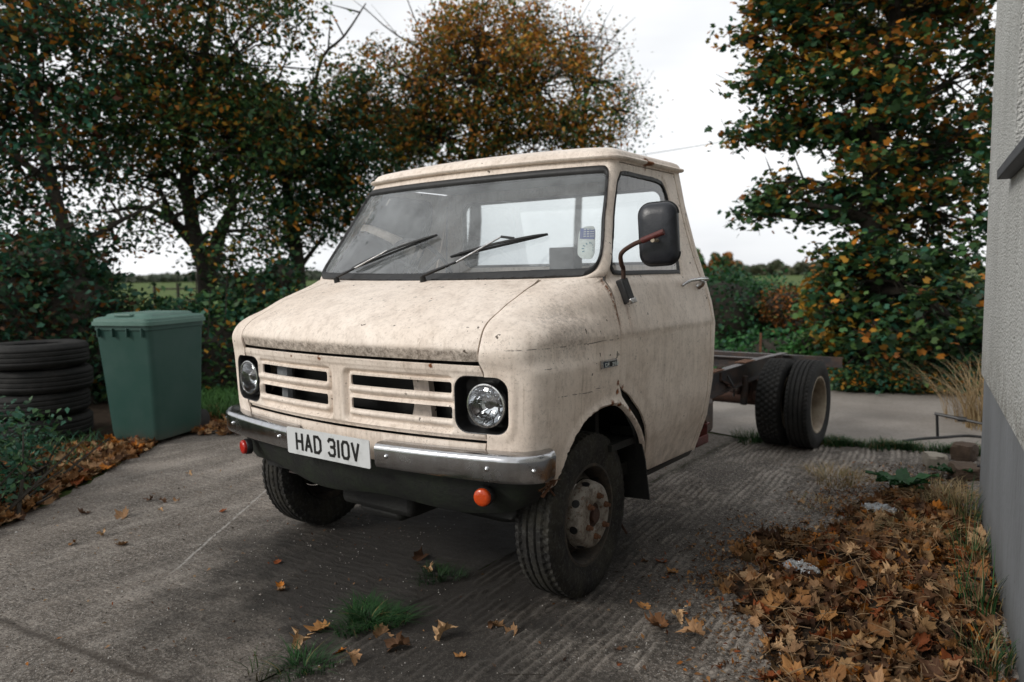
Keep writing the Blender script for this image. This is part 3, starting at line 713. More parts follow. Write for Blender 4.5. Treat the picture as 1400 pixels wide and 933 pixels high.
# badge on the wing
bd = MB(); sec = []
for s_ in (1, -1):
    bd = MB(); T0, T1 = (1.335, 1.47); f4 = lambda t0, t1, z0, z1, o: [SP(s_ * t, q, o) for t, q in ((t0, z0), (t1, z0), (t1, z1), (t0, z1))]
    bd.add(f4(T0, T1, .974, 1.008, .001) + f4(T0 + .004, T1 - .004, .977, 1.005, .008), [(4, 5, 6, 7), (0, 1, 5, 4), (1, 2, 6, 5), (2, 3, 7, 6), (3, 0, 4, 7)]); B_ = bd.build('badge', M['handle'], truck, 20)
    bd = MB(); bd.add(f4(T0 + .010, T0 + .052, .980, 1.0015, .0088), [(0, 1, 2, 3)]); bd.build('badge_field', M['blue2'], B_, 0)
    bd = MB(); bd.add(f4(T0 + .062, T1 - .01, .980, 1.0, .0088), [(0, 1, 2, 3)]); bd.build('badge_panel', M['black'], B_, 0)
    bd = MB(); Mt = Matrix.Translation(SP(s_ * (T0 + .014 if s_ > 0 else T1 - .02), .984, .0088)) @ Matrix.Rotation(R(84 if s_ > 0 else -84), 4, 'Z')
    for i, ch in enumerate('CF'): strokes(bd, ch, .003 + i * .016, 0, .009, .012, .003, Mt)
    bd.build('badge_letters', M['paper'], B_, 0); bd = MB()
    for i, ch in enumerate('350'): strokes(bd, ch, .053 + i * .015, 0, .008, .012, .0025, Mt)
    bd.build('badge_letters', M['paper'], B_, 0)
# door mirror
for s_ in (1,):
    br = MB(); p = lambda y_, q, o: SP(s_ * t_at_y(y_, q), q, o)
    A = p(.196, 1.325, .012); B = p(.205, 1.225, .012); dv = (B - A); L_ = dv.length; zc = dv.normalized(); xn = Vector((1, -.1, 0)); xc = (xn - zc * xn.dot(zc)).normalized(); yc = zc.cross(xc)
    rt = Matrix((xc, yc, zc)).transposed()
    br.box((A + B) / 2, (.036, .048, L_), rt); ob = br.build('door_mirror', M['rubber'], truck, 40, .006)
    br = MB(); br.box(B + Vector((.012, -.006, .008)), (.03, .038, .022), rt); br.build('bracket_clamp', M['handle'], ob, 40, .003)
    arm = MB(); h0 = A + Vector((.012, -.004, .02))
    ap = crom([tuple(A + Vector((.01, 0, -.02))), tuple(h0 + Vector((0, 0, .02))), (.965, .155, 1.395), (.985, .118, 1.435), (1.035, .118, 1.468), (1.10, .122, 1.492), (1.165, .128, 1.515)], 6)
    arm.tube(ap, .0095, 10); arm.build('mirror_arm', M['rustdark'], ob, 50)
    arm = MB(); arm.tube([Vector(ap[-9]) + Vector((0, -.001, 0)), Vector(ap[-1]) + Vector((.005, 0, .002))], .0125, 10); arm.build('mirror_sleeve', M['redsteel'], ob, 50)
    hd = MB(); sec = []; Mh = Matrix.Translation((1.112, .205, 1.513)) @ Matrix.Rotation(R(10), 4, 'Z') @ Matrix.Rotation(R(-3), 4, 'Y')
    for k_, d_ in ((.15, -.036), (.6, -.034), (.86, -.028), (.96, -.016), (1.0, .0), (1.0, .012), (.95, .016), (.9, .014), (.1, .014)):
        sec.append([Mh @ Vector((a * k_, d_, q * k_)) for a, q in rrect(0, 0, .082, .128, .050, 8)])
    hd.strip([r_ + [r_[0]] for r_ in sec]); n = len(sec[0]); hd.add(sec[0], [tuple(range(n))]); hd.add(sec[-1], [tuple(range(n))[::-1]])
    hd.build('mirror_head', M['mirrorback'], ob, 50)
    sg_ = MB(); sg_.tube([Mh @ Vector((a, .002, q)) for a, q in rrect(0, 0, .082, .1275, .050, 8)] + [Mh @ Vector(rrect(0, 0, .082, .1275, .050, 8)[0]).to_3d()] if False else [Mh @ Vector((a, .004, q)) for a, q in rrect(0, 0, .082, .1275, .050, 8)], .0055, 6); sg_.build('mirror_trim', M['rubber'], ob, 50)
    sg_ = MB(); sg_.tube([(1.125, .118, 1.485), (1.122, .175, 1.485)], [.009, .007], 10); sg_.build('mirror_bolt', M['rim_cream'], ob, 50)
# ---- wheels
def tyre_mesh(w_, Ro, Ri, style, mat, name='tyre'):
    """carcass lathed round X, tread blocks cut as displacement"""
    prof = [(Ri, -w_ * .36), (Ri + .012, -w_ * .42), ((Ro + Ri) / 2, -w_ * .5), (Ro - .035, -w_ * .475), (Ro - .012, -w_ * .43)]
    k = 26; tr = [(Ro - .004 * abs(2 * i / k - 1) ** 2, (-.41 + .82 * i / k) * w_) for i in range(k + 1)]
    prof = prof + tr + [(r, -a) for r, a in prof[::-1]]; n = 180; V = []; tr0 = 5
    for i, (r, a) in enumerate(prof):
        u = a / w_
        for j in range(n):
            th = 2 * PI * j / n; rr = r
            if tr0 - 1 <= i <= len(prof) - tr0:
                ph = j / n
                if style == 'block':
                    row = int((u + .41) / .82 * 5 - 1e-6); q = ((ph * 45 + .5 * (row % 2)) % 1); fr = ((u + .41) / .82 * 5) % 1
                    if q < .28 or fr < .18: rr -= .009
                else:
                    zig = .022 * (abs(((ph * 60) % 1) * 2 - 1) - .5)
                    for g_ in (-.27, -.09, .09, .27):
                        if abs(u - g_ - zig) < .022: rr -= .009
                    if abs(u) > .34 and (ph * 60) % 1 < .3: rr -= .006
            V.append((a, rr * math.cos(th), rr * math.sin(th)))
    F = [(i * n + j, i * n + (j + 1) % n, (i + 1) * n + (j + 1) % n, (i + 1) * n + j) for i in range(len(prof) - 1) for j in range(n)]
    mb = MB(); mb.add(V, F); return mb
def wheel(name, centre, rz, w_, Ro, dish, style, tmat, rmat, par, flip=1):
    e = bpy.data.objects.new(name, None); C.objects.link(e); e.parent = par; e.location = centre; e.rotation_euler = (0, 0, rz + (PI if flip < 0 else 0))
    ty = tyre_mesh(w_, Ro, .205, style, tmat).build('tyre', tmat, e, 28)
    mb = MB(); h = w_ / 2
    barrel = [(.207, h * .70), (.216, h * .78), (.216, h * .84), (.205, h * .84), (.196, h * .74), (.192, h * .4), (.186, 0), (.186, -h * .6), (.205, -h * .8)]
    mb.lathe(barrel, 64)
    if dish > 0:     # disc bulging outwards, vent holes
        d0 = h * .15; dk = MB(); dk.lathe([(.145, h * .45), (.140, h * .8), (.134, h * .97 + dish * .5), (.122, h + dish), (.085, h + dish + .004), (.060, h + dish + .002), (.055, h + dish - .01), (.052, h)], 64)
        dk.build('wheel_disc', rmat, e, 40); mb.lathe([(.190, -.03), (.175, .0), (.148, h * .42)], 64)
    else:
        dk = MB(); dk.lathe([(.187, -h * .2), (.17, -h * .6), (.13, -h * .9), (.05, -h * .95), (.001, -h * .95)], 64); dk.build('wheel_disc', M['rim_dark'], e, 40)
    rim = mb.build('rim', M['rim_dark'] if dish > 0 else rmat, e, 40)
    if dish > 0:
        for i in range(8):
            a = R(45 * i + 12); mb = MB(); rr = .139; c0 = Vector((h * .80, rr * math.cos(a), rr * math.sin(a))); nn2 = Vector((.2, math.cos(a), math.sin(a))).normalized()
            mb.tube([c0 - nn2 * .006, c0 + nn2 * .0015], [.017, .017], 16); mb.build('vent_hole', M['black'], rim, 40)
        mb = MB(); mb.lathe([(.050, h + dish - .03), (.050, h + dish - .012), (.001, h + dish - .012)], 32); mb.lathe([(.03, h + dish - .012), (.03, h + dish + .004), (.001, h + dish + .006)], 24); mb.build('hub', M['rustdark'], e, 40)
        for i in range(6):
            a = R(60 * i + 20); c0 = Vector((h + dish, .084 * math.cos(a), .084 * math.sin(a)))
            mb = MB(); mb.tube([c0, c0 + Vector((.016, 0, 0))], .0135, 6); mb.tube([c0 + Vector((.016, 0, 0)), c0 + Vector((.028, 0, 0))], .0085, 8); mb.build('wheel_nut', M['rust'], e, 30)
    else:
        mb = MB(); mb.lathe([(.06, -h * .8), (.06, -h * .1), (.04, 0), (.001, 0)], 24); mb.build('hub', M['rustdark'], e, 40)
    return e
wheel('front_wheel', (.820, 0, .346), R(3), .184, .346, .012, 'rib', M['tyre_dirty'], M['rim'], truck)
wheel('front_wheel', (-.820, 0, .346), R(3), .184, .346, .012, 'rib', M['tyre_dirty'], M['rim'], truck, -1)
for s_ in (1, -1):
    wheel('rear_wheel', (s_ * .895, 3.24, .336), 0, .188, .336, -1, 'rib', M['tyre'], M['rim_cream'], truck, s_)
    wheel('rear_wheel', (s_ * .680, 3.24, .336), 0, .188, .336, -1, 'block', M['tyre'], M['rim_cream'], truck, s_)
# ---- chassis
def channel(P0, P1, web0, web1, fl, side, th=.008):
    """C section running from P0 to P1 (top edge line), web height web0 -> web1, flange towards side"""
    P0, P1 = Vector(P0), Vector(P1); d = (P1 - P0).normalized(); sdv = d.cross(Vector((0, 0, 1))).normalized() * side; sec = []
    for P, wb in ((P0, web0), (P1, web1)):
        up = Vector((0, 0, 1)); q = [(0, 0), (fl, 0), (fl, -th), (th, -th), (th, -wb + th), (fl, -wb + th), (fl, -wb), (0, -wb)]
        sec.append([P + sdv * a + up * z_ for a, z_ in q])
    return sec
for s_ in (1, -1):
    mb = MB()
    for a, b_, w0, w1 in (((s_ * .45, -.45, .56), (s_ * .45, .9, .58), .14, .17), ((s_ * .45, .9, .58), (s_ * .45, 1.5, .645), .17, .19), ((s_ * .45, 1.5, .645), (s_ * .45, 3.4, .650), .19, .15), ((s_ * .45, 3.4, .650), (s_ * .45, 4.0, .635), .15, .08)):
        mb.strip(channel(a, b_, w0, w1, .06, 1 if s_ > 0 else -1), True)
    rl = mb.build('chassis_rail', M['steel'], truck, 30)
    mb = MB(); mb.strip([[Vector((s_ * (.452 + a), y_, z_ + .0035)) for a, z_ in ((0, zz), (-.001, zz), )] for y_, zz in ((1.5, .645), (2.5, .6475), (3.4, .650))]) if 0 else None; mb.box((s_ * .47, 2.35, .6535), (.085, .34, .005)); mb.build('rust_patch', M['rust'], rl, 0)
    mb = MB(); mb.box((s_ * .47, 3.05, .656), (.09, .22, .005)); mb.build('rust_patch', M['rust'], rl, 0)
    mb = MB(); rs = random.Random(5)
    for i in range(14): mb.tube([(s_ * .449, 1.2 + .2 * i, .60), (s_ * (.460 if s_ < 0 else .438), 1.2 + .2 * i, .60)], .009, 6)
    mb.build('rivet', M['rustdark'], rl, 30)
for y_, z_ in ((-.3, .55), (1.2, .60), (1.75, .635), (2.55, .625), (3.55, .63)):
    mb = MB(); mb.strip(channel((-.445, y_, z_), (.445, y_, z_), .09, .09, .05, 1), True); mb.build('cross_member', M['steel'], truck, 30)
mb = MB(); mb.strip(channel((-.95, 4.02, .612), (.95, 4.02, .612), .085, .085, .05, -1), True); mb.build('rear_beam', M['steel'], truck, 30)
mb = MB(); mb.box((.30, 3.92, .72), (.02, .012, .17)); mb.build('light_bracket', M['rust'], truck, 0)
mb = MB(); mb.tube([(-.56, 3.2, .35), (.56, 3.2, .35)], .055, 14); mb.tube([(-.16, 3.2, .35), (-.09, 3.2, .35), (.0, 3.2, .35), (.09, 3.2, .35), (.16, 3.2, .35)], [.06, .13, .16, .13, .06], 18)
mb.tube([(0, 3.1, .36), (0, 1.0, .46)], .045, 12); mb.build('rear_axle', M['rustdark'], truck, 50)
for s_ in (1, -1):
    mb = MB()
    for k in range(5):
        L_ = .62 - .10 * k; mb.strip([[Vector((s_ * .45 + a, 3.2 + L_ * u, .455 - .016 * k - .0 + .10 * (abs(u) * L_ / .62) ** 2 + q)) for a, q in ((-.03, 0), (.03, 0), (.03, .010), (-.03, .010))] for u in [-1 + .2 * i for i in range(11)]], True)
    mb.box((s_ * .45, 3.2, .41), (.09, .12, .16)); mb.tube([(s_ * .45, 2.58, .56), (s_ * .45, 2.58, .66)], .02); mb.tube([(s_ * .45, 3.82, .56), (s_ * .45, 3.82, .62)], .02)
    mb.build('leaf_spring', M['rustdark'], truck, 40)
    mb = MB(); mb.tube([(s_ * .50, 2.95, .34), (s_ * .52, 2.93, .56)], [.028, .022], 12); mb.build('shock_absorber', M['steel'], truck, 40)
mb = MB(); mb.tube(crom([(.46, 2.72, .58), (.50, 2.73, .50), (.48, 2.80, .42), (.40, 3.0, .40)], 5), .006, 6); mb.build('brake_hose', M['black'], truck, 40)
# tank step behind the cab
mb = MB(); mb.box((.80, 1.27, .40), (.14, .16, .010)); mb.box((.865, 1.27, .420), (.010, .16, .045)); mb.box((.80, 1.345, .46), (.13, .010, .10)); mb.box((.80, 1.345, .50), (.14, .05, .010)); mb.build('step_bracket', M['redsteel'], truck, 0, .002)
mb = MB(); mb.tube([(.70, 1.22, .47), (.86, 1.34, .515)], .011, 7); mb.build('step_stay', M['rustdark'], truck)
mb = MB(); mb.box((.56, 1.62, .45), (.26, .55, .22)); mb.build('fuel_tank', M['steel'], truck, 40, .03)
# front axle and engine mass underneath
mb = MB(); mb.tube([(-.72, .0, .33), (-.45, 0, .27), (.45, 0, .27), (.72, 0, .33)], .04, 10); mb.tube([(-.75, .16, .33), (.75, .16, .33)], .014); mb.build('front_axle', M['underside'], truck, 40)
mb = MB(); mb.box((0, .0, .55), (.46, .75, .50)); mb.box((0, -.1, .33), (.28, .5, .14)); mb.box((0, .8, .50), (.32, .9, .22)); mb.build('engine', M['underside'], truck, 40, .03)
mb = MB(); mb.tube(crom([(.30, .3, .36), (.34, .9, .33), (.36, 1.6, .33), (.40, 2.4, .36)], 4), .025, 10); mb.tube([(.70, .62, .33), (.71, .60, .12), (.72, .66, .04)], .007, 6); mb.build('exhaust_pipe', M['rustdark'], truck, 40)
# ------------------------------------------------------------------ ground, yard, house
def struct(o): o['kind'] = 'structure'; return o
b = NB('rough_grass_and_earth'); f = b.ramp(b.noise(.35, 6, .6), .4, .65); f2 = b.ramp(b.noise(9, 5, .7), .4, .6)
c = b.mix(f, (.075, .115, .030), (.11, .15, .045)); c = b.mix(b.math('MULTIPLY', f2, .6), c, (.045, .060, .022)); b.princ(c, .95, 0, b.bump(b.noise(20, 5, .7), .02), .1); M['grassland'] = b.m
b = NB('dark_soil'); c = b.mix(b.ramp(b.noise(8, 6, .7), .35, .65), (.045, .032, .022), (.02, .015, .011)); c = b.mix(b.ramp(b.noise(60, 4, .7), .6, .7), c, (.12, .08, .05)); b.princ(c, 1., 0, b.bump(b.noise(30, 6, .75), .02), .1); M['soil'] = b.m
def concrete(name, ribs, tone, seed):
    b = NB(name); x, y, z = b.sep(); warp = b.noise(1.1, 4, .6); wfine = b.noise(9, 4, .6)
    if ribs:
        rib = b.math('MULTIPLY', b.ramp(z, .005, .013), b.ramp(b.noise(45, 4, .7), .25, .55)); grv = b.ramp(z, .0055, .002); u = None
    if False:   # tamped ridges running back along the slab
        u = b.math('ADD', b.math('ADD', x, b.math('MULTIPLY', y, .10)), b.math('MULTIPLY', b.math('SUBTRACT', warp, .5), .10))
        u = b.math('ADD', u, b.math('MULTIPLY', b.math('SUBTRACT', wfine, .5), .020)); u = b.math('ADD', u, b.math('MULTIPLY', b.math('SUBTRACT', b.noise(60, 4, .7), .5), .012)); fq = 2 * PI / .034
    elif not ribs:
        u = b.math('ADD', b.math('ADD', y, b.math('MULTIPLY', x, -.16)), b.math('MULTIPLY', b.math('SUBTRACT', warp, .5), .25))
        u = b.math('ADD', u, b.math('MULTIPLY', b.math('SUBTRACT', wfine, .5), .02)); fq = 2 * PI / .055
    sn = None if ribs else b.math('ADD', b.math('MULTIPLY', b.math('SINE', b.math('MULTIPLY', u, fq)), .5), .5)
    ragged = b.noise(26, 5, .75, b.map((1, .35, 1) if ribs else (.35, 1, 1)))
    if not ribs: rib = b.math('MULTIPLY', sn, b.ramp(ragged, .42, .60))
    wear = b.ramp(b.noise(1.3, 5, .65), .35, .62)
    amt = 1.0 if ribs else .60
    if not ribs: rib = b.math('MULTIPLY', rib, b.math('ADD', b.math('MULTIPLY', wear, .75 * amt), .25 * amt))
    grit = b.noise(95, 5, .8); stone = b.ramp(b.noise(150, 2, .6), .62, .68); mid = b.noise(38, 6, .8); blot = b.noise(.9, 6, .62); blot2 = b.noise(4.2, 6, .7)
    lt = b.ramp(b.noise(6.5, 6, .7, b.map((1, .20, 1))), .47, .66); dk = b.ramp(b.noise(3.6, 6, .7, b.map((1, .28, 1), loc=(3, 1, 0))), .46, .60)
    c = b.mix(b.ramp(blot, .38, .60), tuple(v * tone for v in (.100, .082, .066)), tuple(v * tone for v in (.235, .200, .168)))
    c = b.mix(b.math('MULTIPLY', lt, .60), c, tuple(v * tone for v in (.36, .325, .285)))
    c = b.mix(b.math('MULTIPLY', dk, .70), c, tuple(v * tone for v in (.050, .040, .031)))
    c = b.mix(b.math('MULTIPLY', b.ramp(blot2, .46, .64), .60), c, tuple(v * tone for v in (.062, .050, .040)))
    c = b.mix(b.math('MULTIPLY', b.ramp(mid, .50, .60), .30 if ribs else .42), c, tuple(v * tone for v in (.40, .365, .32)))
    c = b.mix(b.math('MULTIPLY', rib, .62 if ribs else .35), c, tuple(v * tone for v in (.42, .375, .325)))
    if ribs: c = b.mix(b.math('MULTIPLY', grv, .70), c, (.035, .028, .022))  # groove shade painted in by height to deepen the relief, besides dirt
    c = b.mix(b.math('MULTIPLY', b.ramp(grit, .58, .42), .0), c, (.02, .02, .02))
    c = b.mix(b.math('MULTIPLY', b.ramp(grit, .50, .40), .75), c, tuple(v * tone for v in (.035, .030, .025)))
    c = b.mix(b.math('MULTIPLY', stone, .8), c, tuple(v * tone for v in (.50, .48, .45)))
    sp = b.noise(62, 5, .85); c = b.mix(b.math('MULTIPLY', b.ramp(sp, .535, .59), .40), c, tuple(v * tone for v in (.46, .41, .355))); c = b.mix(b.math('MULTIPLY', b.ramp(sp, .455, .405), .62), c, tuple(v * tone for v in (.040, .033, .027)))
    pits = b.ramp(b.noise(48, 3, .6), .66, .72); c = b.mix(pits, c, (.022, .018, .014))
    # shade under and ahead of the truck painted dark, with oily damp, moss along the slab joint, tracked-in soil by the drift
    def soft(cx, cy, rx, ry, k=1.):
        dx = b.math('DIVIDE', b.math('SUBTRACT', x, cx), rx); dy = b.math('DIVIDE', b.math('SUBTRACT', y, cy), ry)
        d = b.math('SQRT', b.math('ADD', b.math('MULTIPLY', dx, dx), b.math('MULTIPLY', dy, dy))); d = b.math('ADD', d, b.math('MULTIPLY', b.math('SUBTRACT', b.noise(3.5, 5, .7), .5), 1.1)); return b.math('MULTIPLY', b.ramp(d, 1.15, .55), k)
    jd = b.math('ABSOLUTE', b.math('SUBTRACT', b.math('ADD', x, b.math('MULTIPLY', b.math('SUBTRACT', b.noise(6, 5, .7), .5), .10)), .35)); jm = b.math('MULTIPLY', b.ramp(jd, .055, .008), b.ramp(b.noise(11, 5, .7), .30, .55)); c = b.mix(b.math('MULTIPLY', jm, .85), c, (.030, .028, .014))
    truck_shade = soft(.1, -.05, 1.25, 1.35, .93); truck_shade = b.math('MAXIMUM', truck_shade, soft(.95, .75, .45, .8, .5)); truck_shade = b.math('MAXIMUM', truck_shade, soft(.65, -.70, .6, .5, .80)); truck_shade = b.math('MAXIMUM', truck_shade, soft(1.15, -.65, .40, .22, .55))
    c = b.mix(truck_shade, c, (.022, .019, .016))
    if not ribs:
        for (ax_, ay_), (bx_, by_) in (((-.95, -1.56), (.35, -1.38)), ((-1.3, -1.9), (-.2, -1.75))):
            dd = b.math('ABSOLUTE', b.math('SUBTRACT', b.math('ADD', y, b.math('MULTIPLY', b.math('SUBTRACT', b.noise(5, 4, .6), .5), .06)), b.math('ADD', b.math('MULTIPLY', x, .125), ay_ - ax_ * .125)))
            c = b.mix(b.math('MULTIPLY', b.ramp(dd, .03, .006), .7), c, (.04, .03, .022))
        # pale scratch running out from the far wheel
        dd = b.math('ABSOLUTE', b.math('ADD', b.math('SUBTRACT', b.math('ADD', y, b.math('MULTIPLY', b.math('SUBTRACT', b.noise(7, 3, .6), .5), .05)), -.836), b.math('MULTIPLY', b.math('ADD', x, .853), 1.355)))
        ck = b.math('MULTIPLY', b.ramp(dd, .016, .006), b.math('MULTIPLY', b.math('MULTIPLY', b.ramp(y, -.95, -.8), b.ramp(y, .3, .2)), b.ramp(b.noise(22, 3, .6), .36, .5)))
        c = b.mix(b.math('MULTIPLY', ck, .75), c, (.42, .40, .37))
    h = b.math('ADD', b.math('MULTIPLY', rib, .0 if ribs else .9), b.math('MULTIPLY', grit, .4)); h = b.math('ADD', h, b.math('MULTIPLY', mid, .5)); h = b.math('SUBTRACT', h, b.math('MULTIPLY', pits, .4))
    b.princ(c, b.ramp(blot2, .3, .7, .72, .92), 0, b.bump(h, .010 if ribs else .015, 1.0), .35); return b.m
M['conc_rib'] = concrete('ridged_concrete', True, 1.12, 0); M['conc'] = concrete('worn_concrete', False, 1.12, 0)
b = NB('lane_concrete'); c = b.mix(b.ramp(b.noise(1.5, 6, .65), .35, .65), (.25, .225, .20), (.33, .30, .27)); c = b.mix(b.math('MULTIPLY', b.ramp(b.noise(30, 5, .7), .5, .7), .5), c, (.14, .12, .10)); b.princ(c, .9, 0, b.bump(b.noise(60, 5, .7), .006), .2); M['lane'] = b.m
def sheet(name, poly, z_, mat):
    vs = [Vector(p) for p in poly]; rv, re, rf, *_ = geometry.delaunay_2d_cdt(vs, [(i, (i + 1) % len(vs)) for i in range(len(vs))], [], 1, 1e-6)
    mb = MB(); mb.add([(p[0], p[1], z_) for p in rv], [tuple(f) for f in rf]); o = mb.build(name, mat, None, 0)
    if o.data.polygons[0].normal.z < 0: o.data.flip_normals()
    return struct(o)
def rough_line(a, b_, n, amp, rs):
    return [(a[0] + (b_[0] - a[0]) * i / n + rs.uniform(-amp, amp), a[1] + (b_[1] - a[1]) * i / n + rs.uniform(-amp, amp)) for i in range(n)]
rs = random.Random(11)
sheet('ground', [(-1500, -400), (1500, -400), (1500, 2500), (-1500, 2500)], -.012, M['grassland'])
far_l = (-7.5, 4.6)
yl = rough_line((.355, -9), (.345, 3.25), 60, .014, rs); 
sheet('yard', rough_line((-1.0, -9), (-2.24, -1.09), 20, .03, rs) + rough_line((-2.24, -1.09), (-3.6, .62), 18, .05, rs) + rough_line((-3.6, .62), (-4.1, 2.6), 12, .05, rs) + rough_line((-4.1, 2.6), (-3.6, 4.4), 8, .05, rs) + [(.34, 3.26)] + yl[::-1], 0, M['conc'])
def vnoise(X, Y, fq, seed):
    X = X * fq; Y = Y * fq; xi = np.floor(X).astype(int); yi = np.floor(Y).astype(int); u = X - xi; v = Y - yi; u = u * u * (3 - 2 * u); v = v * v * (3 - 2 * v)
    def h(a, b_): q = (a * 374761393 + b_ * 668265263 + seed * 974711) & 0x7fffffff; q = ((q ^ (q >> 13)) * 1274126177) & 0x7fffffff; return ((q ^ (q >> 16)) & 0xffff) / 65535.
    return (h(xi, yi) * (1 - u) + h(xi + 1, yi) * u) * (1 - v) + (h(xi, yi + 1) * (1 - u) + h(xi + 1, yi + 1) * u) * v
def fbm(X, Y, fq, seed, o=4): return sum(vnoise(X, Y, fq * 2 ** i, seed + i) * .5 ** (i + 1) for i in range(o)) / (1 - .5 ** o)
def relief(name, x0, x1, y0, y1, dx, dy, edge, height, mat, rest):
    """slab modelled as a fine height grid near the camera, flat beyond; edge(x,y) masks it to its outline"""
    xs = np.arange(x0, x1, dx); ys = np.arange(y0, y1, dy); X, Y = np.meshgrid(xs, ys); Z = height(X, Y); nx, ny = len(xs), len(ys)
    F_ = []; keep = edge(X, Y); idx = np.arange(nx * ny).reshape(ny, nx); q = keep[:-1, :-1] & keep[1:, 1:] & keep[1:, :-1] & keep[:-1, 1:]
    F_ = np.stack([idx[:-1, :-1][q], idx[:-1, 1:][q], idx[1:, 1:][q], idx[1:, :-1][q]], 1); V = np.stack([X.ravel(), Y.ravel(), Z.ravel()], 1)
    me = bpy.data.meshes.new(name); nr = len(rest); R_ = np.array([(a, q_, -.002) for a, q_ in rest])
    rv, re, rf, *_ = geometry.delaunay_2d_cdt([Vector((p[0], p[1])) for p in rest], [(i, (i + 1) % nr) for i in range(nr)], [], 1, 1e-6)
    me.from_pydata([tuple(v) for v in V] + [(p[0], p[1], -.003) for p in rv], [], [tuple(f_) for f_ in F_.tolist()] + [tuple(k + len(V) for k in f_) for f_ in rf])
    me.materials.append(mat); me.shade_smooth(); o = bpy.data.objects.new(name, me); C.objects.link(o)
    bm = bmesh.new(); bm.from_mesh(me); bmesh.ops.delete(bm, geom=[v for v in bm.verts if not v.link_faces], context='VERTS'); bm.to_mesh(me); bm.free(); return struct(o)
def rib_h(X, Y):
    u = X + .10 * Y + .10 * (fbm(X, Y, 1.1, 3) - .5) + .016 * (fbm(X, Y * .6, 8, 5) - .5); s_ = .5 + .5 * np.sin(u * 2 * PI / .040)
    br = np.clip((fbm(X, Y * .35, 18, 9, 4) - .40) / .20, 0, 1); wear = np.clip((fbm(X, Y, 1.7, 12) - .36) / .24, 0, 1)
    return .0025 + .0105 * s_ ** 1.2 * br * (.10 + .90 * wear) + .0060 * (fbm(X, Y, 45, 15, 3) - .5)
def edge_rib(X, Y): return (X > .345 + .02 * (fbm(Y, Y * 0, 3, 2) - .5)) & (Y < 3.26 + (X - .36) * .242) & (X < 2.6)
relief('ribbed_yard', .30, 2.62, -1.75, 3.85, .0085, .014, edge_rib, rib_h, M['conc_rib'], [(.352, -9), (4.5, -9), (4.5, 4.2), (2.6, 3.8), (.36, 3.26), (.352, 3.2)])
sheet('lane', [(-3.6, 4.42), (.33, 3.30), (2.6, 3.84), (9, 5.4), (9, 9.6)] + rough_line((4.5, 7.65), (.45, 6.12), 30, .05, rs) + rough_line((.45, 6.12), (-3.8, 5.6), 20, .05, rs), .002, M['lane'])
# bed of soil along the house foot
sheet('soil', crom([(2.30, .9), (2.10, 1.9), (2.0, 2.75), (1.86, 3.0), (1.68, 2.7), (1.62, 2.3), (1.60, 1.6), (1.45, 1.1), (1.45, .7), (1.55, .35), (1.62, .05), (1.75, -.35), (1.95, -.9), (2.2, -1.6), (2.52, -1.7), (2.45, -.3)], 6, True), .004, M['soil'])
sheet('verge', rough_line((-1.9, -3), (-2.24, -1.09), 10, .05, rs) + rough_line((-2.26, -1.09), (-3.62, .60), 18, .06, rs) + rough_line((-3.60, .62), (-4.1, 2.6), 12, .05, rs) + [(-4.2, 4.6), (-12, 7), (-14, -3)], .004, M['soil'])

# house
b = NB('roughcast_render'); n1 = b.noise(95, 3, .65); v = b.n('ShaderNodeTexVoronoi'); v.inputs['Scale'].default_value = 85; b.l(b.tc.outputs['Object'], v.inputs['Vector'])
hh = b.math('ADD', n1, b.math('MULTIPLY', v.outputs['Distance'], -.8)); st = b.ramp(b.noise(2, 5, .6, b.map((3, 3, .7))), .45, .75)
c = b.mix(b.ramp(b.noise(1.4, 5, .6), .4, .7), (.56, .56, .54), (.48, .48, .46)); c = b.mix(b.math('MULTIPLY', st, .3), c, (.30, .30, .28)); c = b.mix(b.math('MULTIPLY', b.ramp(v.outputs['Distance'], .5, .75), .25), c, (.2, .2, .19)); wx, wy, wz = b.sep(); c = b.mix(b.math('MULTIPLY', b.ramp(wz, 1.0, .72), b.ramp(b.noise(14, 5, .7), .38, .66)), c, (.20, .19, .16)); c = b.mix(b.math('MULTIPLY', b.ramp(b.noise(9, 6, .75, b.map((4, 4, .4))), .56, .72), .45), c, (.24, .235, .21)); c = b.mix(b.spot((-.20, 1.35, 1.42), .012), c, (.12, .05, .02))
b.princ(c, .95, 0, b.bump(hh, .012, 1.0), .15); M['render'] = b.m
b = NB('painted_plinth'); c = b.mix(b.ramp(b.noise(2.0, 5, .6, b.map((2, 2, .5))), .4, .7), (.20, .21, .222), (.155, .162, .17)); c = b.mix(b.ramp(b.noise(30, 5, .7), .66, .74), c, (.05, .05, .05))
xx, yy, zz_ = b.sep(); c = b.mix(b.math('MULTIPLY', b.ramp(zz_, .22, .0), .6), c, (.07, .07, .06)); c = b.mix(b.math('MULTIPLY', b.ramp(b.noise(5, 6, .75, b.map((5, 5, .6))), .52, .72), .45), c, (.08, .085, .08)); b.princ(c, .75, 0, b.bump(b.noise(22, 4, .6), .003), .25); M['plinth'] = b.m
M['slate'] = worn('slate', (.05, .052, .06), (.03, .03, .034), 12, .6, 0, .003, 40); M['frame'] = plain('grey_window_frame', (.20, .20, .20), .5)
WD = Vector((-math.sin(R(8.3)), math.cos(R(8.3)), 0)); WO = Vector((2.39, .206, 0)); WN = Vector((WD.y, -WD.x, 0))   # WN points into the house
def wp(s, d, z_): return WO + WD * s + WN * d + Vector((0, 0, z_))
house = thing('house', 'grey rendered house corner with smooth painted plinth beside the leaf drift', 'house', tuple(wp(0, 0, 0)), 0)
S1 = 2.07; S0 = -6
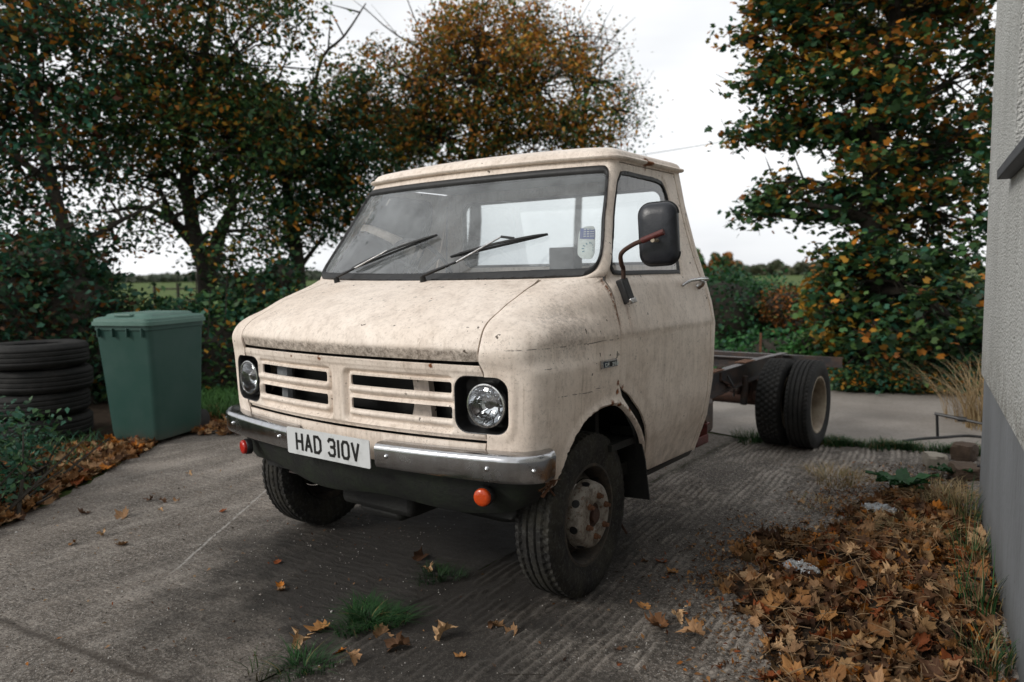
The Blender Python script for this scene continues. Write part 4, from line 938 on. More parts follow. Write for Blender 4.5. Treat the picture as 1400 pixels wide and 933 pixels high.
def wbox(mb, s0, s1, d0, d1, z0, z1):
    vs = [wp(s, d, z_) - WO for s in (s0, s1) for d in (d0, d1) for z_ in (z0, z1)]
    mb.add(vs, [(0, 1, 3, 2), (4, 6, 7, 5), (0, 4, 5, 1), (2, 3, 7, 6), (0, 2, 6, 4), (1, 5, 7, 3)])
mb = MB(); wbox(mb, S0, S1 - .012, .014, 6, -.1, .765); mb.build('plinth', M['plinth'], house, 0)
mb = MB(); wbox(mb, S0, S1, 0, 6, .765, 1.735); mb.build('wall', M['render'], house, 0)
mb = MB(); wbox(mb, .76, S1 - .0, .0, 6, 1.737, 3.2); mb.build('wall', M['render'], house, 0)
mb = MB(); wbox(mb, S0, -.6, .0, 6, 1.737, 3.2); mb.build('wall', M['render'], house, 0)
mb = MB(); wbox(mb, S0, S1 - .0, .0, 6, 3.202, 6.0); mb.build('wall', M['render'], house, 0)
wf = MB(); wbox(wf, -.6, .76, .10, .15, 1.76, 1.82); wbox(wf, .70, .76, .10, .15, 1.82, 3.2); wbox(wf, -.6, -.54, .10, .15, 1.82, 3.2); wbox(wf, .07, .13, .10, .15, 1.82, 3.2); wi_ = wf.build('window', M['frame'], house, 0)
wf = MB(); wbox(wf, -.6, .76, .118, .124, 1.76, 3.2); wf.build('pane', M['glass'], wi_, 0)
wf = MB(); wbox(wf, -.6, .76, .5, .52, 1.74, 3.2); wf.build('room_dark', M['black'], house, 0)
mb = MB(); wbox(mb, -.7, .86, -.05, .12, 1.715, 1.755); mb.build('window_sill', M['slate'], house, 0, .004)
mb = MB(); mb.tube([wp(.62, -.02, 3.0) - WO, wp(.62, -.02, 1.76) - WO], .0, 6)
mb = MB(); mb.tube([wp(S1 - .05, .01, .25) - WO + WN * 0, wp(S1 - .05, -.004, .25) - WO], .008, 8); mb.build('wall_plug', M['black'], house, 0)

# ------------------------------------------------------------------ wheelie bin
b = NB('green_plastic'); x, y, z = b.sep(); c = b.mix(b.ramp(b.noise(3, 5, .6), .4, .7), (.020, .062, .050), (.036, .078, .066)); c = b.mix(b.math('MULTIPLY', b.ramp(z, .15, .0), b.ramp(b.noise(10, 5, .7), .35, .6)), c, (.07, .065, .05)); c = b.mix(b.ramp(b.noise(60, 4, .8), .66, .74), c, (.09, .12, .10)); b.princ(c, .45, 0, b.bump(b.noise(90, 3, .6), .0008), .4); M['bin'] = b.m
b = NB('green_lid_plastic'); c = b.mix(b.ramp(b.noise(4, 5, .6), .4, .7), (.09, .17, .14), (.06, .13, .105)); c = b.mix(b.ramp(b.noise(30, 5, .8), .6, .72), c, (.2, .24, .2)); b.princ(c, .5); M['binlid'] = b.m
bn = thing('wheelie_bin', 'green plastic wheelie bin with closed lid standing by the tyre stack', 'bin', (-3.745, .635, 0), R(21))
mb = MB(); secs = []
for z_, hx, hy, oy in ((.04, .228, .27, .01), (.10, .236, .28, .01), (.55, .255, .305, .0), (.94, .270, .330, -.01), (.945, .278, .340, -.01), (1.0, .278, .340, -.01)):
    secs.append([Vector((a, q + oy, z_)) for a, q in rrect(0, 0, hx, hy, .05, 4)])
mb.strip([s + [s[0]] for s in secs]); mb.add(secs[0], [tuple(range(len(secs[0])))]); mb.build('bin_body', M['bin'], bn, 50)
mb = MB(); secs = []
for z_, hx, hy in ((1.0, .285, .350), (.982, .293, .360), (1.012, .293, .360), (1.016, .285, .350), (1.034, .283, .348), (1.046, .262, .325), (1.050, .225, .285), (1.068, .215, .272), (1.074, .19, .25), (1.076, .01, .01)):
    secs.append([Vector((a, q - .01, z_)) for a, q in rrect(0, 0, hx, hy, min(.06, hx * .9), 4)])
mb.strip([s + [s[0]] for s in secs]); lid = mb.build('lid', M['binlid'], bn, 50)
mb = MB(); mb.tube([(-.20, .40, 1.02), (.20, .40, 1.02)], .016, 10); mb.build('handle', M['binlid'], bn)
mb = MB(); mb.box((0, -.30, 1.062), (.16, .05, .02)); mb.build('lid_grip', M['binlid'], lid, 0, .006)
for k in range(4):
    mb = MB(); mb.box((-.21 + .14 * k, -.355, .925), (.012, .03, .07)); mb.build('rib', M['bin'], bn, 0, .003)
for s_ in (1, -1):
    mb = MB(); mb.lathe([(.001, -.025), (.06, -.025), (.10, -.02), (.10, .02), (.06, .025), (.001, .025)], 24, Matrix.Translation((s_ * .20, .30, .10))); mb.build('wheel', M['rubber'], bn)
# tyre stack: every tyre a thing of its own
labs = ['topmost worn car tyre of the stack left of the bin, leaves in its well', 'second tyre from the top of the stack left of the bin', 'third tyre from the top of the stack left of the bin', 'bottom tyre of the stack left of the bin, half sunk in weeds']
rs = random.Random(4); tc0 = at(50, 500, 6.55)
for k in range(4):
    Ro = .40; w_ = .205; mb = MB(); pr_ = [(.235, -.085), (.26, -.10), (.33, -.103), (.375, -.092), (.395, -.07)] + [(.400 - (.006 if i % 4 == 2 else 0), -.06 + .01 * i) for i in range(13)] + [(.395, .07), (.375, .092), (.33, .103), (.26, .10), (.235, .085), (.245, .05), (.36, .0), (.245, -.05)]
    mb.lathe(pr_, 64, Matrix.Rotation(R(90), 4, 'Y'), True); o = mb.build('tyre', M['tyre'], None, 30)
    o.location = (tc0.x + rs.uniform(-.02, .02) - .012 * k + .02 * (3 - k), tc0.y + rs.uniform(-.02, .02), .722 - .206 * k + .0); o.rotation_euler = (R(rs.uniform(-1, 1)), R(rs.uniform(-1, 1)), rs.random() * 6)
    tag(o, labs[k], 'tyre', 'old tyres stacked beside the bin')
# ------------------------------------------------------------------ foliage
def leafmat(name, tr=.25, rough=.55, spec=.3):
    b = NB(name); a = b.n('ShaderNodeAttribute', attribute_name='col'); c = a.outputs['Color']
    p = b.n('ShaderNodeBsdfPrincipled'); b.l(c, p.inputs['Base Color']); p.inputs['Roughness'].default_value = rough; p.inputs['Specular IOR Level'].default_value = spec
    t = b.n('ShaderNodeBsdfTranslucent'); b.l(c, t.inputs[0]); m_ = b.n('ShaderNodeMixShader'); m_.inputs[0].default_value = tr; b.l(p.outputs[0], m_.inputs[1]); b.l(t.outputs[0], m_.inputs[2]); b.l(m_.outputs[0], b.o.inputs[0]); return b.m
M['leaf'] = leafmat('autumn_leaves'); M['blade'] = leafmat('grass_blades', .15, .6, .2); M['dead'] = leafmat('dead_leaves', .08, .75, .2)
M['bark'] = worn('bark', (.030, .024, .018), (.055, .048, .034), 9, .95, 0, .012, 30)
def np_mesh(name, V, F, colr, mat, parent=None, smooth=False):
    """V (n,3); F (m,k) all same k; colr (m,3) one colour per face"""
    me = bpy.data.meshes.new(name); k = F.shape[1]; m_ = len(F)
    me.vertices.add(len(V)); me.vertices.foreach_set('co', V.astype(np.float32).ravel())
    me.loops.add(m_ * k); me.loops.foreach_set('vertex_index', F.astype(np.int32).ravel())
    me.polygons.add(m_); me.polygons.foreach_set('loop_start', (np.arange(m_) * k).astype(np.int32)); me.polygons.foreach_set('loop_total', np.full(m_, k, np.int32))
    me.update(calc_edges=True); me.validate()
    at_ = me.attributes.new('col', 'FLOAT_COLOR', 'FACE'); at_.data.foreach_set('color', np.concatenate([colr, np.ones((m_, 1))], 1).astype(np.float32).ravel())
    me.materials.append(mat); o = bpy.data.objects.new(name, me); C.objects.link(o)
    if smooth: me.shade_smooth()
    if parent: o.parent = parent
    return o
def rot_rand(n, flat=0.0):
    """random rotation matrices; flat>0 makes the local Z lean upwards"""
    z_ = RNG.normal(size=(n, 3)); z_[:, 2] = np.abs(z_[:, 2]) + flat; z_ /= np.linalg.norm(z_, axis=1)[:, None]
    a = RNG.normal(size=(n, 3)); x_ = a - (a * z_).sum(1)[:, None] * z_; x_ /= np.linalg.norm(x_, axis=1)[:, None]; y_ = np.cross(z_, x_)
    return np.stack([x_, y_, z_], 2)
LEAF = np.array([(0, 0, 0), (.30, .12, .05), (.62, .02, -.02), (1, 0, -.14), (.62, -.02, -.02), (.30, -.12, .05)])
def leaves(P, size, cols, flat=.4, wide=1.0, kind='oval'):
    n = len(P); Rm = rot_rand(n, flat); s = size * RNG.uniform(.6, 1.25, n)
    if kind == 'oval': T = np.array([(-.5, 0, 0), (-.15, .30, .08), (.5, 0, -.06), (-.15, -.30, .08)])
    else: T = np.array([(-.45, 0, 0), (-.30, .42, .03), (.05, .26, .06), (.22, .50, -.06), (.55, 0, -.10), (.22, -.50, -.06), (.05, -.26, .06), (-.30, -.42, .03)])
    T = T * (1, wide, 1); k = len(T)
    V = P[:, None, :] + np.einsum('nij,kj->nki', Rm, T) * s[:, None, None]
    return V.reshape(-1, 3), np.arange(n * k).reshape(n, k)
def pal(n, w_, jit=.25):
    """palette: list of (weight, rgb)"""
    ws_ = np.array([a for a, _ in w_], float); cs = np.array([c_ for _, c_ in w_], float); i = RNG.choice(len(w_), n, p=ws_ / ws_.sum())
    return cs[i] * (1 + RNG.uniform(-jit, jit, (n, 1)))
GREEN = (.048, .110, .038); GREEN2 = (.080, .150, .040); DKG = (.022, .060, .027); OLIVE = (.16, .145, .034); OCHRE = (.42, .215, .030); ORANGE = (.48, .18, .022); RUSTL = (.30, .11, .026); YEL = (.42, .25, .03); TEAL = (.030, .105, .064); BROWN = (.09, .045, .018)
def tree(name, label, base, trunk, blobs, nleaf, lsize, orange, kind='oval', r0=.17, spread=.30, ncl=60, gap=0., bare=0, twig=.012, green=None, flat=.4, group=None, seed=1):
    """trunk: list of points; blobs: (centre, radii); leaves sit in clusters at twig ends"""
    rs = random.Random(seed); root = thing(name, label, 'tree', tuple(base), 0, group); B = Vector(base)
    wood = MB(); tp = crom([tuple(Vector(p) - B) for p in trunk], 4); k = len(tp)
    wood.tube(tp, [r0 * (1.25 if i == 0 else 1) * (1 - .62 * i / k) for i in range(k)], 9)
    P = []; CI = []; TW = MB(); clusters = []
    vol = [b_[1][0] * b_[1][1] * b_[1][2] for b_ in blobs]; tot = sum(v_ ** .67 for v_ in vol)
    for (c_, rr), v_ in zip(blobs, vol):
        c_ = Vector(c_) - B; rr = Vector(rr); n_ = max(5, int(ncl * v_ ** .67 / tot))
        st = min(tp[k // 3:], key=lambda q: (Vector(q) - c_).length + abs(Vector(q).z - (c_.z - rr.z)) * .6); st = Vector(st)
        mid = (st + c_) / 2 + Vector((rs.uniform(-.2, .2), rs.uniform(-.2, .2), rs.uniform(.0, .3)))
        limb = [Vector(p) for p in crom([tuple(st), tuple(mid), tuple(c_)], 5)]; wood.tube(limb, [r0 * .38 * (1 - .7 * i / len(limb)) for i in range(len(limb))], 6)
        for _ in range(n_):
            d = Vector((rs.gauss(0, 1), rs.gauss(0, 1), rs.gauss(0, 1))).normalized() * rs.uniform(.45, 1) ** .6
            e = c_ + Vector((d.x * rr.x, d.y * rr.y, d.z * rr.z)); s0 = limb[rs.randrange(len(limb) // 2, len(limb))]; m_ = (s0 + e) / 2 + Vector([rs.uniform(-.15, .15) for _ in range(3)])
            wood.tube([s0, m_, e], [twig * 1.3, twig * .9, twig * .35], 4, cap=False); clusters.append((e, d, rr))
            for _k in range(3):
                e2 = e + Vector([rs.gauss(0, spread * .8) for _ in range(3)]); wood.tube([m_ if _k == 0 else e, e2], [twig * .5, twig * .2], 3, cap=False)
    for (e, rad) in (bare or []):
        pts_ = [Vector(p) - B for p in e]; pts_ = [Vector(p) for p in crom([tuple(p) for p in pts_], 3)]; wood.tube(pts_, [rad * (1 - .85 * i / len(pts_)) for i in range(len(pts_))], 5)
        for i in range(3, len(pts_), 2):
            q = pts_[i]; wood.tube([q, q + Vector([rs.uniform(-.5, .5), rs.uniform(-.5, .5), rs.uniform(.1, .6)])], [rad * .35, .002], 4)
    wood.build('trunk', M['bark'], root, 60)
    nc = len(clusters); per = np.maximum(2, (nleaf / nc * RNG.uniform(.5, 1.5, nc)).astype(int)); CP = []; CC_ = []
    zs = np.array([c_[0].z for c_ in clusters]); z0, z1 = zs.min(), zs.max()
    for (e, d, rr), n_ in zip(clusters, per):
        p_ = RNG.normal(size=(n_, 3)) * (spread, spread, spread * .62) + np.array(e); CP.append(p_)
        up = (e.z - z0) / (z1 - z0 + .01); pr_ = np.clip(orange + .55 * (up - .5) + rs.uniform(-.28, .28), .02, .95); isO = RNG.random(n_) < pr_
        g_ = pal(n_, green or [(3, GREEN), (3, DKG), (2, GREEN2), (1, OLIVE)]); o_ = pal(n_, [(3, OCHRE), (2.5, ORANGE), (2, RUSTL), (2, OLIVE), (.5, YEL)])
        cc = np.where(isO[:, None], o_, g_) * rs.uniform(.62, 1.35); CC_.append(cc)
    P = np.concatenate(CP); cl = np.concatenate(CC_); V, F = leaves(P, lsize, cl, flat, 1.0, kind)
    np_mesh('crown', V, F, cl, M['leaf'], root); return root
def bx(px, py, D, rx, rz, ry=None):   # blob centre from sight line and distance, radii in metres
    return (at(px, py, D), (rx, ry or rx, rz))
def foot(px, D):
    p = at(px, 466, D); return Vector((p.x, p.y, 0))
# left: big multi-stemmed hawthorn-like trees on the hedge line
D1 = 10.5
tree('tree', 'dark forked tree rising behind the green bin, ochre leaves in its crown', foot(283, D1), [foot(283, D1), at(283, 385, D1), at(272, 340, D1), at(262, 300, D1), at(255, 220, D1), at(270, 120, D1), at(290, 20, D1)],
     [bx(330, 80, D1, 1.35, 1.3), bx(210, 60, D1, 1.2, 1.2), bx(260, 170, D1, 1.5, .75), bx(380, 110, D1, .75, .85), bx(160, 180, D1 + .4, .9, .8), bx(330, 190, D1 - .4, 1.1, .6), bx(300, -60, D1, 1.7, .9), bx(200, 245, D1, .9, .45), bx(330, 255, D1, .7, .35), bx(170, -80, D1, 1.3, .9), bx(225, 305, D1 - .3, .6, .22), bx(345, 315, D1 - .3, .35, .3), bx(310, 355, D1 - .6, .3, .2), bx(150, 290, D1 - .2, .5, .35)],
     34000, .088, .24, r0=.14, ncl=330, spread=.24, seed=3, bare=[([at(283, 385, D1), at(300, 320, D1), at(318, 280, D1), at(306, 225, D1)], .13), ([at(268, 335, D1), at(240, 305, D1), at(215, 250, D1)], .09)])
D2 = 11.5
tree('tree', 'ivy-dark tree beside the cab windscreen with a bare dead branch above', foot(405, D2), [foot(405, D2), at(408, 380, D2), at(400, 310, D2), at(392, 250, D2), at(398, 190, D2)],
     [bx(400, 240, D2, .8, .75), bx(450, 190, D2, .8, .7), bx(370, 190, D2, .7, .6), bx(480, 250, D2, .6, .55), bx(430, 300, D2, .55, .4), bx(385, 330, D2, .35, .4), bx(500, 140, D2, .5, .4)],
     15500, .088, .16, r0=.13, ncl=170, spread=.2, seed=5, green=[(3, GREEN), (4, DKG), (1, TEAL)], bare=[([at(405, 240, D2), at(425, 150, D2), at(440, 80, D2), at(470, 50, D2), at(500, 5, D2)], .045), ([at(412, 200, D2), at(410, 140, D2), at(435, 100, D2)], .03), ([at(400, 380, D2), at(430, 340, D2), at(455, 310, D2)], .05)])
D0 = 9.0
tree('tree', 'leftmost tree with reddish leaves leaning in at the frame edge', foot(70, D0), [foot(70, D0), at(85, 400, D0), at(90, 330, D0), at(70, 250, D0), at(50, 150, D0), at(40, 40, D0)],
     [bx(60, 120, D0, 1.0, .9), bx(0, 60, D0, 1.1, 1.0), bx(110, 40, D0, .9, .8), bx(20, 220, D0, .9, .7), bx(90, 230, D0, .6, .6), bx(0, 330, D0, .9, .5), bx(100, 340, D0, .55, .5), bx(60, -60, D0, 1.4, .8), bx(-70, 180, D0, 1.0, 1.2)],
     19000, .088, .20, r0=.11, ncl=230, spread=.2, seed=8, green=[(3, TEAL), (3, DKG), (2, GREEN), (1, (.10, .03, .015))], bare=[([at(90, 390, D0), at(115, 340, D0), at(150, 310, D0), at(200, 285, D0)], .07)])
D3 = 13.0
tree('tree', 'round-crowned orange tree right behind the cab roof with thin twigs on top', foot(640, D3), [foot(640, D3), at(640, 400, D3), at(650, 300, D3), at(645, 200, D3), at(660, 80, D3)],
     [bx(560, 120, D3, 1.1, .95), bx(650, 110, D3, 1.2, 1.1), bx(740, 120, D3, 1.0, .95), bx(610, 190, D3, 1.3, .65), bx(730, 185, D3, 1.1, .6), bx(520, 190, D3, .75, .8), bx(800, 170, D3, .6, .6), bx(660, 45, D3, 1.2, .45), bx(480, 140, D3, .35, .45)],
     31000, .084, .60, r0=.15, ncl=420, spread=.2, seed=12, bare=[([at(640, 100, D3), at(640 + dx, 50 - 0 * dx, D3), at(640 + 1.5 * dx, y_, D3)], .022) for dx, y_ in ((-60, -20), (-20, -15), (20, -30), (60, 0), (100, 30), (140, 60), (-95, 10))])
D3b = 14.5
tree('tree', 'thin see-through tree spreading to the right of the cab roof', foot(790, D3b), [foot(790, D3b), at(790, 300, D3b), at(800, 150, D3b)],
     [bx(820, 110, D3b, .8, .75), bx(850, 150, D3b, .5, .5), bx(780, 60, D3b, .9, .55), bx(830, 190, D3b, .5, .4), bx(710, 20, D3b, .8, .5)], 4200, .07, .45, r0=.10, ncl=120, spread=.22, seed=14, twig=.014,
     bare=[([at(800, 170, D3b), at(840, 130, D3b), at(885, 120, D3b)], .02), ([at(795, 150, D3b), at(820, 90, D3b), at(845, 70, D3b)], .02), ([at(790, 130, D3b), at(800, 60, D3b), at(790, 15, D3b)], .02), ([at(700, 90, D3b), at(690, 20, D3b), at(670, -20, D3b)], .02)])
# right: sycamore with big leaves
D4 = 8.6
tree('sycamore_tree', 'large sycamore with broad green and orange leaves beside the house', foot(1200, D4), [foot(1205, D4), at(1200, 470, D4), at(1195, 400, D4), at(1192, 300, D4), at(1200, 200, D4), at(1220, 80, D4), at(1230, -40, D4)],
     [bx(1110, 85, D4, .70, .32), bx(1100, 10, D4, .6, .3), bx(1200, 90, D4, .8, .40), bx(1200, 0, D4, 1.0, .4), bx(1300, 110, D4, .7, .4), bx(1310, 20, D4, .7, .45), bx(1015, 55, D4, .28, .16), bx(1022, 182, D4, .26, .08), bx(1035, 292, D4, .24, .09), bx(1030, 110, D4, .28, .10), bx(1060, 40, D4, .42, .28), bx(1090, 175, D4, .60, .20), bx(1160, 170, D4, .75, .32), bx(1060, 185, D4, .40, .16), bx(1240, 195, D4, .85, .35), bx(1110, 262, D4, .6, .17), bx(1175, 290, D4, .7, .32), bx(1060, 285, D4, .30, .13), bx(1280, 290, D4, .8, .6), bx(1140, 370, D4, .45, .35), bx(1230, 390, D4 - .3, .9, .45), bx(1130, 420, D4, .35, .25), bx(1320, 400, D4, .6, .5), bx(1330, 200, D4, .6, .6), bx(1200, -60, D4, 1.5, .7), bx(1100, 120, D4, .6, .3), bx(1320, 460, D4 - .5, .35, .3), bx(1160, 445, D4, .3, .22), bx(1200, 455, D4 - .5, .5, .3), bx(1260, 440, D4 - .4, .5, .4), bx(1195, 235, D4 - .5, .45, .28), bx(1190, 130, D4 - .5, .4, .25), bx(1205, 340, D4 - .5, .45, .25)],
     24000, .086, .28, kind='maple', r0=.17, ncl=520, spread=.125, seed=21, flat=.9, green=[(3, GREEN), (3, DKG), (1.5, GREEN2), (1, TEAL)],
     bare=[([at(1195, 320, D4), at(1240, 250, D4), at(1290, 200, D4), at(1340, 150, D4)], .09), ([at(1195, 330, D4), at(1160, 280, D4), at(1120, 250, D4), at(1060, 250, D4)], .05), ([at(1198, 240, D4), at(1170, 190, D4), at(1110, 170, D4), at(1040, 165, D4)], .045), ([at(1200, 180, D4), at(1230, 100, D4), at(1300, 60, D4)], .07)])
# ---- banks, hedges and bushes: leaf masses over an earth core
def hedge(name, label, cat, poly3, n, lsize, palette, core=True, spread=.12, kind='oval', stems=0, seed=1, flat=.5, group=None):
    """poly3: list of (centre, radii) lumps; leaves cover the lumps' skins"""
    rs = random.Random(seed); c0 = Vector(poly3[0][0]); base = Vector((c0.x, c0.y, 0)); root = thing(name, label, cat, tuple(base), 0, group); Ps = []; Cs = []
    ar = np.array([r_[0] * r_[2] + r_[1] * r_[2] + r_[0] * r_[1] for _, r_ in poly3]); mb = MB()
    for (c_, r_), a in zip(poly3, ar / ar.sum()):
        m_ = int(n * a); d = RNG.normal(size=(m_, 3)); d /= np.linalg.norm(d, axis=1)[:, None]; rad = RNG.uniform(.72, 1.0, (m_, 1)) ** .5
        lump = 1 + .16 * np.sin(d[:, :1] * 7 + c_[0] * 3) * np.cos(d[:, 2:] * 6 + c_[1]) + .10 * np.sin(d[:, 1:2] * 13 + c_[1] * 5)
        p_ = d * rad * lump * np.array(r_) + np.array(c_) + RNG.normal(size=(m_, 3)) * spread * .5; ok = p_[:, 2] > .01; p_ = p_[ok]; Ps.append(p_ - np.array(base)); 
        lo = RNG.uniform(.75, 1.2); Cs.append(pal(len(p_), palette) * lo)
        if core:
            bm = bmesh.new(); bmesh.ops.create_icosphere(bm, subdivisions=2, radius=1); 
            vs = [Vector((v_.co.x * r_[0] * .80, v_.co.y * r_[1] * .80, v_.co.z * r_[2] * .80)) + Vector(c_) - base for v_ in bm.verts]; vs = [Vector((q.x, q.y, max(q.z, 0))) for q in vs]; mb.add(vs, [[v_.index for v_ in f_.verts] for f_ in bm.faces]); bm.free()
        for _ in range(stems):
            q = Vector(c_) - base + Vector((rs.uniform(-1, 1) * r_[0], rs.uniform(-1, 1) * r_[1], 0)) ; q.z = 0; e = q + Vector((rs.gauss(0, .2), rs.gauss(0, .2), r_[2] * 2 * rs.uniform(.6, 1.1))); mb.tube([q, (q + e) / 2 + Vector((rs.gauss(0, .06), rs.gauss(0, .06), 0)), e], [.012, .009, .003], 4)
    if mb.v: mb.build('stems', M['bark'], root, 60)
    P = np.concatenate(Ps); cl = np.concatenate(Cs); V, F = leaves(P, lsize, cl, flat, 1.15, kind); np_mesh('foliage', V, F, cl, M['leaf'], root); return root
PG = [(3, GREEN), (2, DKG), (2, TEAL), (1, GREEN2), (.35, OCHRE), (.25, RUSTL)]; PR = [(4, DKG), (3, TEAL), (2, GREEN), (1.1, (.09, .035, .012)), (.8, BROWN)]
def lump(px, py, D, rx, rz, ry=None): return bx(px, py, D, rx, rz, ry)
hedge('hedge', 'dark red-tinged hedge behind the stacked tyres', 'hedge', [lump(20, 470, 8.3, .8, .8), lump(100, 450, 8.5, .65, .8), lump(-60, 500, 8.0, .9, .9), lump(60, 380, 8.6, .7, .45), lump(10, 420, 8.2, .6, .6)], 15000, .085, PR, seed=2, stems=5)
hedge('hedge', 'ivy hedge behind the green bin and left of the cab', 'hedge', [lump(170, 480, 8.6, .6, .62), lump(240, 478, 8.8, .5, .58), lump(300, 500, 9.0, .6, .78), lump(355, 490, 9.2, .55, .72), lump(410, 470, 9.4, .6, .58), lump(325, 435, 9.3, .32, .36), lump(400, 425, 9.4, .28, .25), lump(290, 430, 9.4, .28, .26), lump(350, 405, 9.6, .30, .30), lump(385, 385, 9.8, .22, .30), lump(320, 392, 9.8, .20, .18)], 19000, .085, PG, seed=3, stems=4)
hedge('bramble_bush', 'low bramble and nettle clump in front of the tyre stack', 'bush', [lump(-5, 605, 4.75, .24, .22), lump(45, 600, 5.0, .14, .12), lump(-50, 640, 4.3, .26, .24), lump(8, 655, 4.5, .12, .10)], 1500, .048, [(3, TEAL), (3, DKG), (2, GREEN)], core=False, stems=14, seed=5)
hedge('hedge', 'clipped evergreen hedge bank behind the bare chassis', 'hedge', [lump(985, 440, 11.5, .9, .78, 1.0), lump(1040, 445, 11.8, .7, .76, .9), lump(1085, 455, 11.5, .6, .60, .8), lump(930, 450, 11.8, .9, .8, .9), lump(860, 450, 12.2, 1.1, .85, .9), lump(1060, 495, 10.0, .7, .40, .6), lump(1000, 505, 10.2, .8, .36, .6)], 24000, .075, [(4, (.030, .110, .034)), (3, (.045, .14, .040)), (2, DKG), (1, TEAL)], seed=7)
hedge('shrub', 'russet shrub patch on the hedge bank left of the sycamore', 'shrub', [lump(1075, 420, 10.8, .38, .26, .4), lump(1100, 440, 10.6, .36, .28, .4)], 3600, .06, [(3, RUSTL), (3, BROWN), (1, DKG), (1, OLIVE)], seed=9)
hedge('shrub', 'bright green bush behind the rear wheels at the lane edge', 'shrub', [lump(1120, 475, 9.2, .30, .20, .3), lump(1095, 490, 9.3, .26, .16, .3)], 2200, .075, [(3, (.055, .19, .045)), (2, GREEN2), (1, DKG)], seed=10)
hedge('shrub', 'yellow-leaved shrub under the sycamore beside the bright green bush', 'shrub', [lump(1130, 410, 8.9, .26, .32, .3), lump(1145, 450, 8.7, .20, .22, .25)], 900, .085, [(3, OCHRE), (2, YEL), (2, OLIVE), (2, GREEN)], core=False, seed=11, kind='maple', stems=4)
hedge('ivy_bank', 'shadowed ivy bank under the sycamore', 'bank', [lump(1190, 480, 9.8, .75, .62, .7), lump(1260, 480, 9.6, .75, .65, .7), lump(1330, 480, 9.4, .7, .7, .7), lump(1130, 500, 10.2, .6, .45, .6), lump(1400, 470, 9.4, .9, .85, .8)], 15000, .09, [(4, DKG), (2, TEAL), (1, GREEN), (.2, RUSTL)], seed=13)
gc = []
for i in range(15): gc.append(lump(1145 + 13.5 * i, 519 + 2.5 * math.sin(i * 2.1), 8.45 - .030 * i, .17, .085 + .03 * math.sin(i * 1.7) ** 2, .22))
o = hedge('ground_cover', 'ground cover', 'plants', gc, 4200, .06, [(3, TEAL), (3, GREEN), (1, GREEN2), (1.1, OCHRE), (.8, ORANGE)], core=False, seed=15)
# ground cover is stuff: keep one mesh
ch = [c_ for c_ in o.children][0]; ch.parent = None; ch.location = o.location; ch.name = 'ground_cover'; ch['kind'] = 'stuff'; bpy.data.objects.remove(o)
# distant fields and tree lines
def far_mass(name, label, x0, x1, ytop, D, hm, colr, n, ls):
    ps = []; 
    for i in range(n):
        u = RNG.random(); p = at(x0 + (x1 - x0) * u, 375, D * RNG.uniform(.95, 1.1)); h = hm * (.55 + .45 * abs(math.sin(u * 9 + 1)) + .15 * math.sin(u * 31)); ps.append((p.x, p.y, RNG.uniform(0, 1) * h))
    P = np.array(ps); c_ = P.mean(0) * (1, 1, 0); cl = pal(n, colr, .3); V, F = leaves(P - c_, ls, cl, .2, 1.3)
    o = np_mesh(name, V, F, cl, M['leaf']); o.location = c_; o['kind'] = 'stuff'; return o
far_mass('distant_wood', '', 905, 1012, 360, 60, 2.6, [(3, DKG), (2, GREEN), (1, OLIVE), (1.4, RUSTL)], 7000, .55)
far_mass('distant_wood', '', 1000, 1140, 366, 150, 2.4, [(3, (.06, .075, .04)), (2, (.09, .09, .05))], 3000, 1.3)
far_mass('distant_wood', '', 120, 480, 366, 190, 2.2, [(3, (.07, .09, .06)), (2, (.10, .11, .08))], 5000, 1.5)
# wooden field fence seen between the trunks
ff = thing('field_fence', 'wooden post and rail fence in the field seen left of the cab', 'fence', tuple(foot(300, 26)))
B0 = Vector(ff.location)
for i in range(8):
    p = foot(215 + 32 * i, 26) - B0; mb = MB(); mb.tube([p, p + Vector((0, 0, 1.15))], .05, 6); mb.build('post', M['bark'], ff)
for z_ in (.55, .95):
    mb = MB(); mb.tube([foot(215 + 32 * i, 26) - B0 + Vector((0, 0, z_)) for i in range(8)], .03, 5); mb.build('rail', M['bark'], ff)
# overhead wire
mb = MB(); a_, b_ = at(560, 250, 22), at(1420, 108, 14); mb.tube([a_.lerp(b_, i / 20) - Vector((0, 0, .25 * math.sin(PI * i / 20))) for i in range(21)], .007, 5); tag(mb.build('overhead_cable', M['black'], None), 'thin overhead cable crossing the sky right of the cab roof', 'cable')

